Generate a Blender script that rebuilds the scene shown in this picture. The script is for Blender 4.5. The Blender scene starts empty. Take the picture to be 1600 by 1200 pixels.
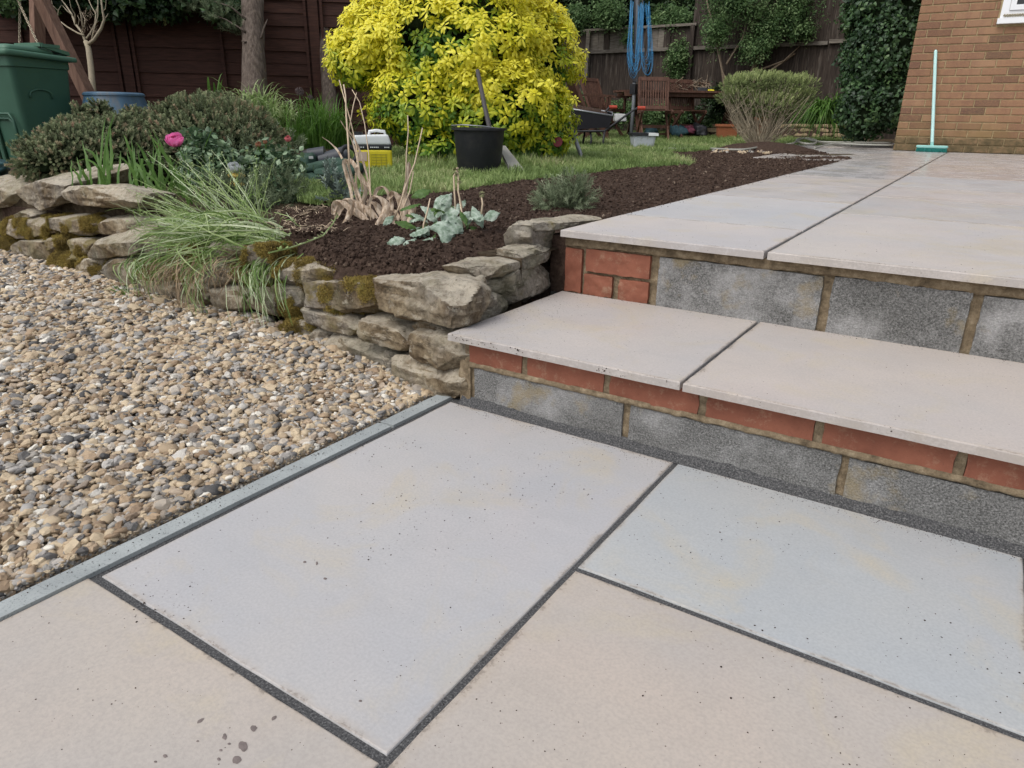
import bpy, bmesh, math, random
from mathutils import Vector, Matrix, noise, Euler
random.seed(7)
R=math.radians
# ------------------------------------------------------------------ camera, light
CAM=Vector((1.0512,-1.3449,.6894)); YAW,PITCH,ROLL,F=.5723,.3587,.0158,1108.7
def _axes():
    cy,sy,cp,sp,cr,sr=math.cos(YAW),math.sin(YAW),math.cos(PITCH),math.sin(PITCH),math.cos(ROLL),math.sin(ROLL)
    f=Vector((-sy*cp,cy*cp,-sp)); r=Vector((cy,sy,0)); u=r.cross(f)
    return r*cr+u*sr, u*cr-r*sr, f
AR,AU,AF=_axes()
sc=bpy.context.scene
col=sc.collection
cam_data=bpy.data.cameras.new('camera'); cam=bpy.data.objects.new('camera',cam_data); col.objects.link(cam)
cam.matrix_world=Matrix(((AR.x,AU.x,-AF.x,CAM.x),(AR.y,AU.y,-AF.y,CAM.y),(AR.z,AU.z,-AF.z,CAM.z),(0,0,0,1)))
cam_data.sensor_width=36; cam_data.lens=F/1600*36; cam_data.clip_end=500; cam_data.clip_start=.02
sc.camera=cam
sc.render.resolution_x=1024; sc.render.resolution_y=768
w=bpy.data.worlds.new('World'); sc.world=w; w.use_nodes=True
nt=w.node_tree; bg=nt.nodes['Background']
sky=nt.nodes.new('ShaderNodeTexSky'); sky.sky_type='NISHITA'; sky.sun_disc=False
SUN_EL,SUN_AZ=R(56),R(200)      # azimuth clockwise from +y
sky.sun_elevation=SUN_EL; sky.sun_rotation=SUN_AZ; sky.dust_density=3; sky.air_density=1.0; sky.ozone_density=1
hs=nt.nodes.new('ShaderNodeHueSaturation'); hs.inputs['Saturation'].default_value=.35   # cloud cover: greyer sky
nt.links.new(sky.outputs[0],hs.inputs['Color']); nt.links.new(hs.outputs[0],bg.inputs[0]); bg.inputs[1].default_value=.15
sl=bpy.data.lights.new('sun','SUN'); sl.energy=1.0; sl.angle=R(40); sl.color=(1,.97,.93)
sun=bpy.data.objects.new('sun',sl); col.objects.link(sun)
sd=Vector((math.sin(SUN_AZ)*math.cos(SUN_EL),math.cos(SUN_AZ)*math.cos(SUN_EL),math.sin(SUN_EL)))
sun.rotation_euler=sd.to_track_quat('Z','Y').to_euler()
vs=sc.view_settings; vs.view_transform='Standard'; vs.look='None'; vs.gamma=1; vs.use_curve_mapping=False; vs.exposure=.38

# ------------------------------------------------------------------ geometry of the place
def ray(px,py): return AF+AR*((px-800)/F)-AU*((py-600)/F)
def pZ(px,py,z): d=ray(px,py); return CAM+d*((z-CAM.z)/d.z)
def pY(px,py,y): d=ray(px,py); return CAM+d*((y-CAM.y)/d.y)
def pX(px,py,x): d=ray(px,py); return CAM+d*((x-CAM.x)/d.x)
def pD(px,py,D): return CAM+ray(px,py)*D
def G(y): return .33+.005*max(0,y-.5)+.03*max(0,y-8.5)
def pG(px,py,off=0):
    d=ray(px,py); t=1.0
    while t<16:
        p=CAM+d*t
        if p.z<=G(p.y)+off: break
        t+=.01
    return CAM+d*t
def terr(y): return .378+.005*(y-.54)

# ------------------------------------------------------------------ mesh helpers
class MB:
    def __init__(s): s.v=[]; s.f=[]
    def add(s,vs,fs):
        n=len(s.v); s.v.extend([tuple(v) for v in vs]); s.f.extend([tuple(i+n for i in f) for f in fs])
    def box(s,a,b,M=None):
        x0,y0,z0=a; x1,y1,z1=b
        vs=[Vector(p) for p in((x0,y0,z0),(x1,y0,z0),(x1,y1,z0),(x0,y1,z0),(x0,y0,z1),(x1,y0,z1),(x1,y1,z1),(x0,y1,z1))]
        if M: vs=[M@v for v in vs]
        s.add(vs,[(0,3,2,1),(4,5,6,7),(0,1,5,4),(1,2,6,5),(2,3,7,6),(3,0,4,7)])
    def bar(s,p0,p1,w,h,up=(0,0,1)):
        p0,p1=Vector(p0),Vector(p1); d=(p1-p0).normalized(); u=Vector(up)
        if abs(d.dot(u))>.98: u=Vector((0,1,0))
        x=d.cross(u).normalized(); u=x.cross(d).normalized()
        vs=[p+x*(a*w/2)+u*(b*h/2) for p in(p0,p1) for a,b in((-1,-1),(1,-1),(1,1),(-1,1))]
        s.add(vs,[(0,1,2,3),(7,6,5,4),(0,4,5,1),(1,5,6,2),(2,6,7,3),(3,7,4,0)])
    def tube(s,pts,rad,n=8,cap=True):
        pts=[Vector(p) for p in pts]; m=len(pts)
        if not hasattr(rad,'__len__'): rad=[rad]*m
        u=None; vs=[]
        for i,p in enumerate(pts):
            d=(pts[min(i+1,m-1)]-pts[max(i-1,0)])
            d=d.normalized() if d.length>1e-9 else Vector((0,0,1))
            if u is None: u=d.cross(Vector((.3,.9,.1))).normalized()
            else: u=(u-d*u.dot(d)).normalized()
            v=d.cross(u)
            vs+=[p+(u*math.cos(2*math.pi*k/n)+v*math.sin(2*math.pi*k/n))*rad[i] for k in range(n)]
        fs=[(i*n+k,i*n+(k+1)%n,(i+1)*n+(k+1)%n,(i+1)*n+k) for i in range(m-1) for k in range(n)]
        if cap: fs+=[tuple(range(n-1,-1,-1)),tuple(range((m-1)*n,m*n))]
        s.add(vs,fs)
    def lathe(s,c,prof,n=32,cap=False):
        vs=[(c[0]+r*math.cos(2*math.pi*k/n),c[1]+r*math.sin(2*math.pi*k/n),c[2]+z) for r,z in prof for k in range(n)]
        m=len(prof); fs=[(i*n+k,i*n+(k+1)%n,(i+1)*n+(k+1)%n,(i+1)*n+k) for i in range(m-1) for k in range(n)]
        if cap: fs+=[tuple(range(n-1,-1,-1)),tuple(range((m-1)*n,m*n))]
        s.add(vs,fs)
    def ribbon(s,pts,wid,side,fold=0.,nrm=None):
        pts=[Vector(p) for p in pts]; m=len(pts); vs=[]
        for i,p in enumerate(pts):
            d=(pts[min(i+1,m-1)]-pts[max(i-1,0)]).normalized()
            sd_=Vector(side) if not isinstance(side,list) else side[i]
            sd_=(sd_-d*sd_.dot(d)); sd_=sd_.normalized() if sd_.length>1e-6 else Vector((1,0,0))
            q=d.cross(sd_)
            w_=wid[i]/2
            if fold: vs+=[p-sd_*w_+q*(w_*fold),p,p+sd_*w_+q*(w_*fold)]
            else: vs+=[p-sd_*w_,p+sd_*w_]
        if fold: fs=[q for i in range(m-1) for q in((3*i,3*i+1,3*i+4,3*i+3),(3*i+1,3*i+2,3*i+5,3*i+4))]
        else: fs=[(2*i,2*i+1,2*i+3,2*i+2) for i in range(m-1)]
        s.add(vs,fs)
    def leaf(s,base,d,L,W,up=(0,0,1),droop=.2,fold=.25,sh=(0,.35,.75,1,.85,.5,0)):
        base,d,up=Vector(base),Vector(d).normalized(),Vector(up)
        side=d.cross(up)
        side=side.normalized() if side.length>1e-4 else Vector((1,0,0))
        n=len(sh)-1
        pts=[base+d*(L*i/n)-up*(droop*L*(i/n)**2) for i in range(n+1)]
        s.ribbon(pts,[W*max(.04,x) for x in sh],side,fold)
    def mesh(s,name,m=None,smooth=True):
        me=bpy.data.meshes.new(name); me.from_pydata(s.v,[],s.f); me.update()
        if smooth: me.polygons.foreach_set('use_smooth',[True]*len(me.polygons))
        if m: me.materials.append(m)
        return me
    def build(s,name,m,parent=None,world=True,smooth=False,kind=None,label=None,auto=None):
        return obj(name,s.mesh(name,m,smooth or bool(auto)),parent,world,kind,label,auto)
def obj(name,me,parent=None,world=True,kind=None,label=None,auto=None):
    o=bpy.data.objects.new(name,me); col.objects.link(o)
    if parent:
        o.parent=parent
        if world:
            L=parent.location.copy()
            if parent.parent: L+=parent.parent.location
            o.location=-L
    if kind: o['kind']=kind
    if label: o['label']=label
    if auto:
        me.set_sharp_from_angle(angle=auto)
    return o
def thing(name,label,cat,loc=(0,0,0),rz=0,group=None,kind=None):
    o=bpy.data.objects.new(name,None); col.objects.link(o); o.location=loc; o.rotation_euler=(0,0,rz); o.empty_display_size=.1
    o['label']=label
    if cat: o['category']=cat
    if group: o['group']=group
    if kind: o['kind']=kind
    return o
def tag(o,label,cat,group=None,kind=None):
    if label: o['label']=label
    if cat: o['category']=cat
    if group: o['group']=group
    if kind: o['kind']=kind
    return o
def copy_tree(o,parent=None):
    c=o.copy(); col.objects.link(c); c.parent=parent
    for ch in o.children: copy_tree(ch,c)
    return c
def lump_mesh(cor,seg=(8,6,6),rnd=.35,amp=.008,fr=9,seed=0,facet=.5):
    """stone: 8 corners (front quad TL TR BR BL, back quad the same) -> rounded, chipped body"""
    nx,ny,nz=seg; A=[Vector(c) for c in cor]
    def tri(a,b,c):   # a across, b down, c depth in 0..1
        f_=(A[0].lerp(A[1],a)).lerp(A[3].lerp(A[2],a),b); k=(A[4].lerp(A[5],a)).lerp(A[7].lerp(A[6],a),b)
        return f_.lerp(k,c)
    vid={}; vs=[]; fs=[]
    cen=sum(A,Vector())/8
    off=Vector((seed*3.17,seed*1.31,seed*2.7)); rg=random.Random(int(seed*31)+5)
    cuts=[]
    for _ in range(int(20*min(1,facet)) if rnd>=.08 and facet>=.7 else 0):
        n__=Vector((rg.gauss(0,1),rg.gauss(0,1),rg.gauss(0,1))).normalized(); cuts.append((n__,rg.uniform(1.0,1.30)))
    def V(i,j,k):
        key=(i,j,k)
        if key in vid: return vid[key]
        a,b,c=2*i/nx-1,2*j/ny-1,2*k/nz-1
        l=max(abs(a),abs(b),abs(c)); q=Vector((a,b,c))
        p8=(abs(a)**6+abs(b)**6+abs(c)**6)**(1/6)
        q=q.lerp(q*(l/p8),min(1,rnd*2)) if p8>1e-6 else q
        if rnd>.35: q=q.lerp(q.normalized()*l*1.16,(rnd-.35)*1.2)
        for n__,d__ in cuts:
            e_=q.dot(n__)-d__
            if e_>0: q=q-n__*e_
        p=tri((q.x+1)/2,(q.y+1)/2,(q.z+1)/2)
        n_=(p-cen).normalized()
        h=noise.fractal(p*fr+off,1.,2.1,4)*amp*(.65 if facet>=.9 else 1.5)
        cell=noise.voronoi(p*fr*1.4+off)[0]
        h+=(cell[0]-.35)*amp*(.7 if facet>=.9 else 1.6)*facet+noise.noise(p*fr*6+off)*amp*.35+(abs(noise.noise(p*fr*2.4+off))-.2)*amp*1.2*facet
        if facet>=.9:
            h+=round(noise.noise(p*fr*.8+off)*4)/4*amp*1.3
            h+=round(noise.noise(Vector((p.x*5,p.y*5,p.z*55))+off)*3)/3*amp*.8
        lay=0
        p=p+n_*(h+lay)
        vid[key]=len(vs); vs.append(p); return vid[key]
    for i in range(nx):
        for j in range(ny):
            fs.append((V(i,j,0),V(i+1,j,0),V(i+1,j+1,0),V(i,j+1,0))); fs.append((V(i,j,nz),V(i,j+1,nz),V(i+1,j+1,nz),V(i+1,j,nz)))
    for i in range(nx):
        for k in range(nz):
            fs.append((V(i,0,k),V(i,0,k+1),V(i+1,0,k+1),V(i+1,0,k))); fs.append((V(i,ny,k),V(i+1,ny,k),V(i+1,ny,k+1),V(i,ny,k+1)))
    for j in range(ny):
        for k in range(nz):
            fs.append((V(0,j,k),V(0,j+1,k),V(0,j+1,k+1),V(0,j,k+1))); fs.append((V(nx,j,k),V(nx,j,k+1),V(nx,j+1,k+1),V(nx,j+1,k)))
    b=MB(); b.v=[tuple(v) for v in vs]; b.f=[f_[::-1] for f_ in fs]
    return b
def box8(x0,x1,y0,y1,z0,z1):
    return [(x0,y0,z1),(x1,y0,z1),(x1,y0,z0),(x0,y0,z0),(x0,y1,z1),(x1,y1,z1),(x1,y1,z0),(x0,y1,z0)]
def cbox(x0,x1,y0,y1,z0,z1,c=.003):
    """box whose front (-y) face is chamfered"""
    b=MB(); vs=[(x0,y1,z0),(x1,y1,z0),(x1,y1,z1),(x0,y1,z1),(x0,y0+c,z0),(x1,y0+c,z0),(x1,y0+c,z1),(x0,y0+c,z1),(x0+c,y0,z0+c),(x1-c,y0,z0+c),(x1-c,y0,z1-c),(x0+c,y0,z1-c)]
    b.add(vs,[(0,3,2,1),(0,1,5,4),(1,2,6,5),(2,3,7,6),(3,0,4,7),(4,5,9,8),(5,6,10,9),(6,7,11,10),(7,4,8,11),(8,9,10,11)])
    return b
def slab(name,x0,x1,y0,y1,zt,th,parent,tint,slope=0,c=.0025,sub=True):
    """paving slab with arrised upper edge, origin on the slab, its own colour"""
    cx,cy=(x0+x1)/2,(y0+y1)/2; hx,hy=(x1-x0)/2,(y1-y0)/2
    b=MB(); 
    def ring(ix,z):
        pts=[]
        for (ax,ay),(bx,by) in (((-1,-1),(1,-1)),((1,-1),(1,1)),((1,1),(-1,1)),((-1,1),(-1,-1))):
            n=14
            for i in range(n):
                t=i/n; X=(ax+(bx-ax)*t); Yy=(ay+(by-ay)*t)
                x=X*(hx-ix); y=Yy*(hy-ix)
                w_=noise.noise(Vector((x*14+cx*7,y*14+cy*5,1.3)))*.0016
                x+=w_*(abs(X)>.999); y+=w_*(abs(Yy)>.999)
                pts.append((x,y,z+slope*y))
        return pts
    rings=[ring(0,-th),ring(0,-c),ring(c*.35,-c*.3),ring(c,0)]
    n=len(rings[0]); vs=[p for r_ in rings for p in r_]
    fs=[(i*n+k,i*n+(k+1)%n,(i+1)*n+(k+1)%n,(i+1)*n+k) for i in range(3) for k in range(n)]
    fs.append(tuple(range(3*n,4*n))); fs.append(tuple(range(n-1,-1,-1)))
    b.add(vs,fs)
    o=bpy.data.objects.new(name,b.mesh(name,M_slab,False)); col.objects.link(o); o.parent=parent
    o.location=Vector((cx,cy,zt))-parent.location; o.color=(*tint,1); return o

# ------------------------------------------------------------------ materials
class N:
    def __init__(s,name,rough=.8,spec=.3):
        s.m=bpy.data.materials.new(name); s.m.use_nodes=True; s.t=s.m.node_tree; s.b=s.t.nodes['Principled BSDF']
        s.b.inputs['Roughness'].default_value=rough; s.b.inputs['Specular IOR Level'].default_value=spec
        s._c=None
    def n(s,k): return s.t.nodes.new(k)
    def l(s,a,b): s.t.links.new(a,b)
    def coord(s,rand=False,kind='Object'):
        tc=s.n('ShaderNodeTexCoord').outputs[kind]
        if rand:
            oi=s.n('ShaderNodeObjectInfo'); ml=s.n('ShaderNodeMath'); ml.operation='MULTIPLY'; ml.inputs[1].default_value=37; s.l(oi.outputs['Random'],ml.inputs[0])
            ad=s.n('ShaderNodeVectorMath'); s.l(tc,ad.inputs[0]); s.l(ml.outputs[0],ad.inputs[1]); return ad.outputs[0]
        return tc
    def noise(s,sc_,det=4,ro=.55,vec=None,scale3=None,dist=0):
        x=s.n('ShaderNodeTexNoise'); x.inputs['Scale'].default_value=sc_; x.inputs['Detail'].default_value=det; x.inputs['Roughness'].default_value=ro; x.inputs['Distortion'].default_value=dist
        vec=vec or s.vec
        if scale3:
            mp=s.n('ShaderNodeMapping'); mp.inputs['Scale'].default_value=scale3; s.l(vec,mp.inputs[0]); vec=mp.outputs[0]
        s.l(vec,x.inputs['Vector']); return x.outputs['Fac']
    def vor(s,sc_,feat='F1',out='Distance',vec=None,rnd=1):
        x=s.n('ShaderNodeTexVoronoi'); x.inputs['Scale'].default_value=sc_; x.feature=feat; x.inputs['Randomness'].default_value=rnd
        s.l(vec or s.vec,x.inputs['Vector']); return x.outputs[out]
    def ramp(s,fac,stops):
        x=s.n('ShaderNodeValToRGB'); e=x.color_ramp.elements
        while len(e)<len(stops): e.new(.5)
        for i,(p,c) in enumerate(stops):
            e[i].position=p
            if not hasattr(c,'__len__'): c=(c,c,c)
            e[i].color=(*c,1)
        s.l(fac,x.inputs[0]); return x.outputs[0]
    def mix(s,f_,a,b,mode='MIX'):
        x=s.n('ShaderNodeMix'); x.data_type='RGBA'; x.blend_type=mode
        for v,i in((f_,0),(a,6),(b,7)):
            if isinstance(v,(int,float)): x.inputs[i].default_value=v if i==0 else (v,v,v,1)
            elif isinstance(v,tuple): x.inputs[i].default_value=(*v,1)
            else: s.l(v,x.inputs[i])
        return x.outputs[2]
    def math(s,op,a,b=0.,clamp=False):
        x=s.n('ShaderNodeMath'); x.operation=op; x.use_clamp=clamp
        for v,i in((a,0),(b,1)):
            if isinstance(v,(int,float)): x.inputs[i].default_value=v
            else: s.l(v,x.inputs[i])
        return x.outputs[0]
    def bump(s,h,st=.5,dist=.002,prev=None):
        x=s.n('ShaderNodeBump'); x.inputs['Strength'].default_value=st; x.inputs['Distance'].default_value=dist; s.l(h,x.inputs['Height'])
        if prev: s.l(prev,x.inputs['Normal'])
        s.l(x.outputs[0],s.b.inputs['Normal']); return x.outputs[0]
    def col(s,c):
        if isinstance(c,tuple): s.b.inputs['Base Color'].default_value=(*c,1)
        else: s.l(c,s.b.inputs['Base Color'])
        return s
    def attr(s,name,typ='INSTANCER',out='Fac'):
        x=s.n('ShaderNodeAttribute'); x.attribute_name=name; x.attribute_type=typ; return x.outputs[out]
    def rnd(s): return s.n('ShaderNodeObjectInfo').outputs['Random']

def simple(name,c,rough=.6,spec=.3,var=.25,sc_=12,bump=.0,metal=0,dirt=None):
    a=N(name,rough,spec); a.vec=a.coord()
    n_=a.noise(sc_,5,.6)
    cc=a.mix(n_,tuple(x*(1-var) for x in c),tuple(min(1,x*(1+var)) for x in c))
    if dirt: cc=a.mix(a.ramp(a.noise(sc_*.6,6,.7),[(.5,0),(.7,.8)]),cc,dirt)
    a.col(cc); a.b.inputs['Metallic'].default_value=metal
    if bump: a.bump(a.noise(sc_*8,4,.6),.5,bump)
    return a.m

# sandstone slab
a=N('sandstone',.55,.35); a.vec=a.coord(True)
oc=a.n('ShaderNodeObjectInfo').outputs['Color']
c=a.mix(a.ramp(a.noise(2.2,5,.55),[(.36,0),(.64,1)]),a.mix(1.,oc,(.92,.94,.97),'MULTIPLY'),a.mix(1.,oc,(1.05,1.02,.98),'MULTIPLY'))
c=a.mix(a.ramp(a.noise(1.6,3,.5,dist=1.2),[(.48,0),(.68,.55)]),c,a.mix(1.,oc,(1.04,.98,.96),'MULTIPLY'))
c=a.mix(a.ramp(a.noise(4.2,6,.6,dist=.8),[(.54,0),(.70,.55)]),c,(.48,.41,.28))
c=a.mix(a.ramp(a.noise(9,6,.75,dist=.5),[(.5,0),(.7,.28)]),c,a.mix(1.,oc,(.80,.80,.80),'MULTIPLY'))
c=a.mix(a.ramp(a.noise(5,7,.7,scale3=(1,3.5,1),dist=.6),[(.5,0),(.7,.25)]),c,a.mix(1.,oc,(1.12,1.11,1.1),'MULTIPLY'))
c=a.mix(a.ramp(a.noise(220,2,.5),[(.35,.0),(.7,.42)]),c,a.mix(1.,oc,(.72,.72,.73),'MULTIPLY'))
gc=a.n('ShaderNodeSeparateXYZ'); a.l(a.n('ShaderNodeTexCoord').outputs['Generated'],gc.inputs[0])
ex=a.math('MINIMUM',gc.outputs[0],a.math('SUBTRACT',1.,gc.outputs[0])); ey=a.math('MINIMUM',gc.outputs[1],a.math('SUBTRACT',1.,gc.outputs[1]))
ed=a.math('ADD',a.math('MINIMUM',ex,ey),a.math('MULTIPLY',a.math('SUBTRACT',a.noise(14,5,.7),.5),.05))
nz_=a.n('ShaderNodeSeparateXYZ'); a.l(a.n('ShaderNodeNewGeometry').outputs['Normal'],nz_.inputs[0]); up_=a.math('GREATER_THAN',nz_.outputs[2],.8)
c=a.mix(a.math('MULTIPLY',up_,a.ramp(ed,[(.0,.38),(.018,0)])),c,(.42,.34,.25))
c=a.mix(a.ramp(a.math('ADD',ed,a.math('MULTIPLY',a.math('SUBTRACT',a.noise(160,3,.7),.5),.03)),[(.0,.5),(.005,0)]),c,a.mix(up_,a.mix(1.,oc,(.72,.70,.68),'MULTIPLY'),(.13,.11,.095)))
cl=a.ramp(a.noise(3.3,5,.7),[(.46,.35),(.68,1)])
v=a.n('ShaderNodeTexVoronoi'); v.inputs['Scale'].default_value=150; a.l(a.vec,v.inputs['Vector'])
sep=a.n('ShaderNodeSeparateColor'); a.l(v.outputs['Color'],sep.inputs[0])
near=a.math('LESS_THAN',v.outputs['Distance'],a.math('MULTIPLY',sep.outputs[1],.17))
pick=a.math('GREATER_THAN',a.math('ADD',sep.outputs[0],a.math('MULTIPLY',cl,.42)),1.08)
c=a.mix(a.math('MULTIPLY',a.math('MULTIPLY',near,pick),.8),c,(.07,.05,.04))
a.col(c)
a.l(a.ramp(a.noise(6,4,.6),[(.3,.42),(.7,.62)]),a.b.inputs['Roughness'])
a.bump(a.noise(420,3,.6),.25,.0006,a.bump(a.noise(26,5,.6),.3,.0018))
M_slab=a.m
# damp slab for the far terrace: same stone, glossy wet streaks
a.m['x']=0
def slabwet():
    m=M_slab.copy(); m.name='sandstone_damp'; t=m.node_tree; b=t.nodes['Principled BSDF']
    for l in list(t.links):
        if l.to_socket==b.inputs['Roughness']:
            fr=l.from_node; fr.color_ramp.elements[0].color=(.20,.20,.20,1); fr.color_ramp.elements[1].color=(.36,.36,.36,1)
            fr.color_ramp.elements[0].position=.40; fr.color_ramp.elements[1].position=.64
    b.inputs['Specular IOR Level'].default_value=.6
    return m
M_slabwet=slabwet()
M_slabdamp=M_slab.copy(); M_slabdamp.name='sandstone_drying'
for l_ in list(M_slabdamp.node_tree.links):
    if l_.to_socket==M_slabdamp.node_tree.nodes['Principled BSDF'].inputs['Roughness']: l_.from_node.color_ramp.elements[0].color=(.28,.28,.28,1); l_.from_node.color_ramp.elements[1].color=(.46,.46,.46,1)

a=N('dark_jointing_mortar',.9,.2); a.vec=a.coord()
a.col(a.ramp(a.noise(330,3,.7),[(.34,(.028,.028,.03)),(.55,(.085,.085,.086)),(.74,(.24,.235,.23))])); a.bump(a.noise(300,3,.7),.9,.002); M_joint=a.m
a=N('concrete_block',.95,.15); a.vec=a.coord()
g=a.noise(260,4,.8); c=a.ramp(g,[(.34,(.055,.055,.052)),(.5,(.165,.163,.157)),(.68,(.33,.325,.315))])
c=a.mix(a.ramp(a.noise(6,5,.7),[(.46,0),(.66,.7)]),c,a.mix(g,(.20,.20,.195),(.58,.57,.56)))
c=a.mix(a.ramp(a.noise(3.7,4,.6),[(.45,0),(.62,.55)]),c,a.mix(1.,c,(.62,.62,.61),'MULTIPLY'))
c=a.mix(a.ramp(a.noise(9,5,.6),[(.57,0),(.68,.6)]),c,(.27,.21,.11))
a.col(c); a.bump(a.vor(260),.6,.002,a.bump(g,.9,.002)); M_block=a.m
a=N('red_brick',.75,.25); a.vec=a.coord()
c=a.ramp(a.noise(14,5,.6),[(.3,(.19,.068,.042)),(.7,(.31,.118,.072))])
c=a.mix(a.ramp(a.noise(26,6,.8),[(.54,0),(.72,.65)]),c,(.40,.27,.18))
c=a.mix(a.ramp(a.noise(7,3,.6),[(.4,0),(.7,.45)]),c,a.mix(1.,c,(.55,.5,.5),'MULTIPLY'))
c=a.mix(a.ramp(a.noise(240,3,.7),[(.6,0),(.72,.45)]),c,(.11,.05,.035))
a.col(c); a.bump(a.noise(130,4,.7),.5,.0015); M_brick=a.m
a=N('bed_mortar',.95,.15); a.vec=a.coord()
c=a.ramp(a.noise(40,6,.75),[(.3,(.09,.068,.044)),(.52,(.235,.18,.115)),(.74,(.40,.33,.225))])
a.col(c); a.bump(a.noise(70,6,.75),.9,.006); M_mortar=a.m
# dry stone
a=N('wall_stone',.9,.15); a.vec=a.coord()
base=a.ramp(a.noise(7,6,.65,dist=.6),[(.30,(.075,.052,.034)),(.42,(.23,.17,.105)),(.54,(.42,.335,.22)),(.70,(.64,.56,.42))])
base=a.mix(a.ramp(a.noise(3.1,4,.6),[(.42,0),(.6,.7)]),base,a.ramp(a.noise(16,5,.7),[(.3,(.18,.17,.15)),(.7,(.46,.44,.41))]))
base=a.mix(a.ramp(a.noise(11,6,.7,scale3=(1,1,3.2)),[(.55,0),(.68,.75)]),base,(.055,.042,.03))
base=a.mix(a.ramp(a.noise(60,4,.7),[(.35,.55),(.6,0)]),base,a.mix(1.,base,(.5,.48,.45),'MULTIPLY'))
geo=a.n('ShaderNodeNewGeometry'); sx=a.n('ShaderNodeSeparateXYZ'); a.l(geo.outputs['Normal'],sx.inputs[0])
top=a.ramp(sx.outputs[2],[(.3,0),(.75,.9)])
base=a.mix(a.math('MULTIPLY',top,a.ramp(a.noise(18,5,.7),[(.35,.3),(.6,1)])),base,(.66,.59,.47))  # upward faces paler: dust and lichen, plus light from above in the colour
moss=a.ramp(a.math('ADD',a.noise(9,6,.65),a.math('MULTIPLY',a.attr('moss','OBJECT'),.26)),[(.70,0),(.80,.8)])
w1=a.n('ShaderNodeVectorMath'); nz=a.n('ShaderNodeTexNoise'); nz.inputs['Scale'].default_value=9; a.l(a.vec,nz.inputs['Vector']); sc1=a.n('ShaderNodeVectorMath'); sc1.operation='SCALE'; sc1.inputs['Scale'].default_value=.12; a.l(nz.outputs['Color'],sc1.inputs[0]); a.l(a.vec,w1.inputs[0]); a.l(sc1.outputs[0],w1.inputs[1])
mp1=a.n('ShaderNodeMapping'); mp1.inputs['Scale'].default_value=(1,1,2.6); a.l(w1.outputs[0],mp1.inputs[0])
crk=a.vor(13,'DISTANCE_TO_EDGE',vec=mp1.outputs[0]); crack=a.ramp(crk,[(.0,1),(.035,0)])
base=a.mix(a.ramp(a.noise(24,6,.8),[(.56,0),(.64,.7)]),base,(.58,.53,.43))
base=a.mix(a.math('MULTIPLY',a.math('MULTIPLY',crack,.55),a.ramp(a.noise(6,3,.5),[(.48,0),(.6,1)])),base,(.05,.04,.03))
base=a.mix(a.ramp(a.noise(85,5,.8),[(.52,0),(.64,.65)]),base,a.mix(1.,base,(.35,.32,.28),'MULTIPLY'))
base=a.mix(moss,base,a.ramp(a.noise(140,3,.7),[(.3,(.12,.09,.035)),(.5,(.25,.19,.06)),(.7,(.19,.18,.06))]))
algae=a.math('MULTIPLY',a.ramp(a.noise(5.5,4,.6),[(.5,0),(.66,.5)]),.8)
base=a.mix(algae,base,(.17,.17,.08))
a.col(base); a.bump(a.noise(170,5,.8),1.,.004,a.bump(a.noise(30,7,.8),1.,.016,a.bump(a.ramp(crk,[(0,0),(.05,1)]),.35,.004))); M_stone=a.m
a=N('kerb_concrete',.85,.2); a.vec=a.coord()
c=a.ramp(a.noise(8,5,.6),[(.3,(.26,.28,.28)),(.7,(.37,.395,.39))]); c=a.mix(a.ramp(a.noise(260,3,.7),[(.55,0),(.68,.6)]),c,(.10,.11,.11))
a.col(c); a.bump(a.noise(200,4,.7),.5,.001); M_kerb=a.m
a=N('gravel_pebble',.62,.3); a.vec=a.coord()
t_=a.attr('tint')
c=a.ramp(t_,[(0,(.06,.06,.062)),(.08,(.18,.172,.165)),(.19,(.35,.33,.295)),(.30,(.25,.17,.105)),(.45,(.50,.395,.265)),(.62,(.58,.47,.32)),(.74,(.38,.27,.17)),(.84,(.54,.48,.40)),(.91,(.36,.345,.33)),(.97,(.76,.72,.63))])
t_.node.id_data
c=a.mix(a.ramp(a.noise(70,5,.7),[(.45,0),(.7,.6)]),c,a.mix(1.,c,(.45,.42,.4),'MULTIPLY'))
c=a.mix(a.ramp(a.noise(38,4,.7),[(.58,0),(.68,.5)]),c,(.55,.46,.33))
a.col(c); a.bump(a.noise(90,4,.7),.4,.002); M_peb=a.m
a=N('gravel_bed',.95,.1); a.vec=a.coord(); a.col(a.ramp(a.noise(60,5,.7),[(.35,(.04,.03,.02)),(.7,(.16,.12,.08))])); M_gbed=a.m
a=N('dark_soil',.98,.08); a.vec=a.coord()
a.col(a.ramp(a.noise(45,6,.75),[(.3,(.028,.018,.014)),(.55,(.075,.050,.038)),(.75,(.14,.10,.078))])); a.bump(a.noise(90,6,.75),1.,.01); M_soil=a.m
a=N('bare_earth',.98,.08); a.vec=a.coord()
a.col(a.ramp(a.noise(30,6,.75),[(.3,(.03,.022,.014)),(.55,(.09,.068,.045)),(.75,(.2,.16,.11))])); a.bump(a.noise(90,6,.75),1.,.01); M_earth=a.m
a=N('soil_crumb',.98,.08); a.vec=a.coord(); a.col(a.ramp(a.attr('tint'),[(0,(.028,.018,.014)),(.6,(.07,.046,.035)),(.97,(.11,.076,.058)),(1,(.26,.2,.15))])); a.bump(a.noise(160,4,.8),.8,.004); M_crumb=a.m
a=N('turf',.9,.1); a.vec=a.coord(); a.col(a.ramp(a.noise(6,6,.7),[(.3,(.05,.09,.018)),(.55,(.09,.14,.035)),(.75,(.17,.17,.07))])); a.bump(a.noise(80,5,.8),1.,.02); M_turf=a.m

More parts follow.
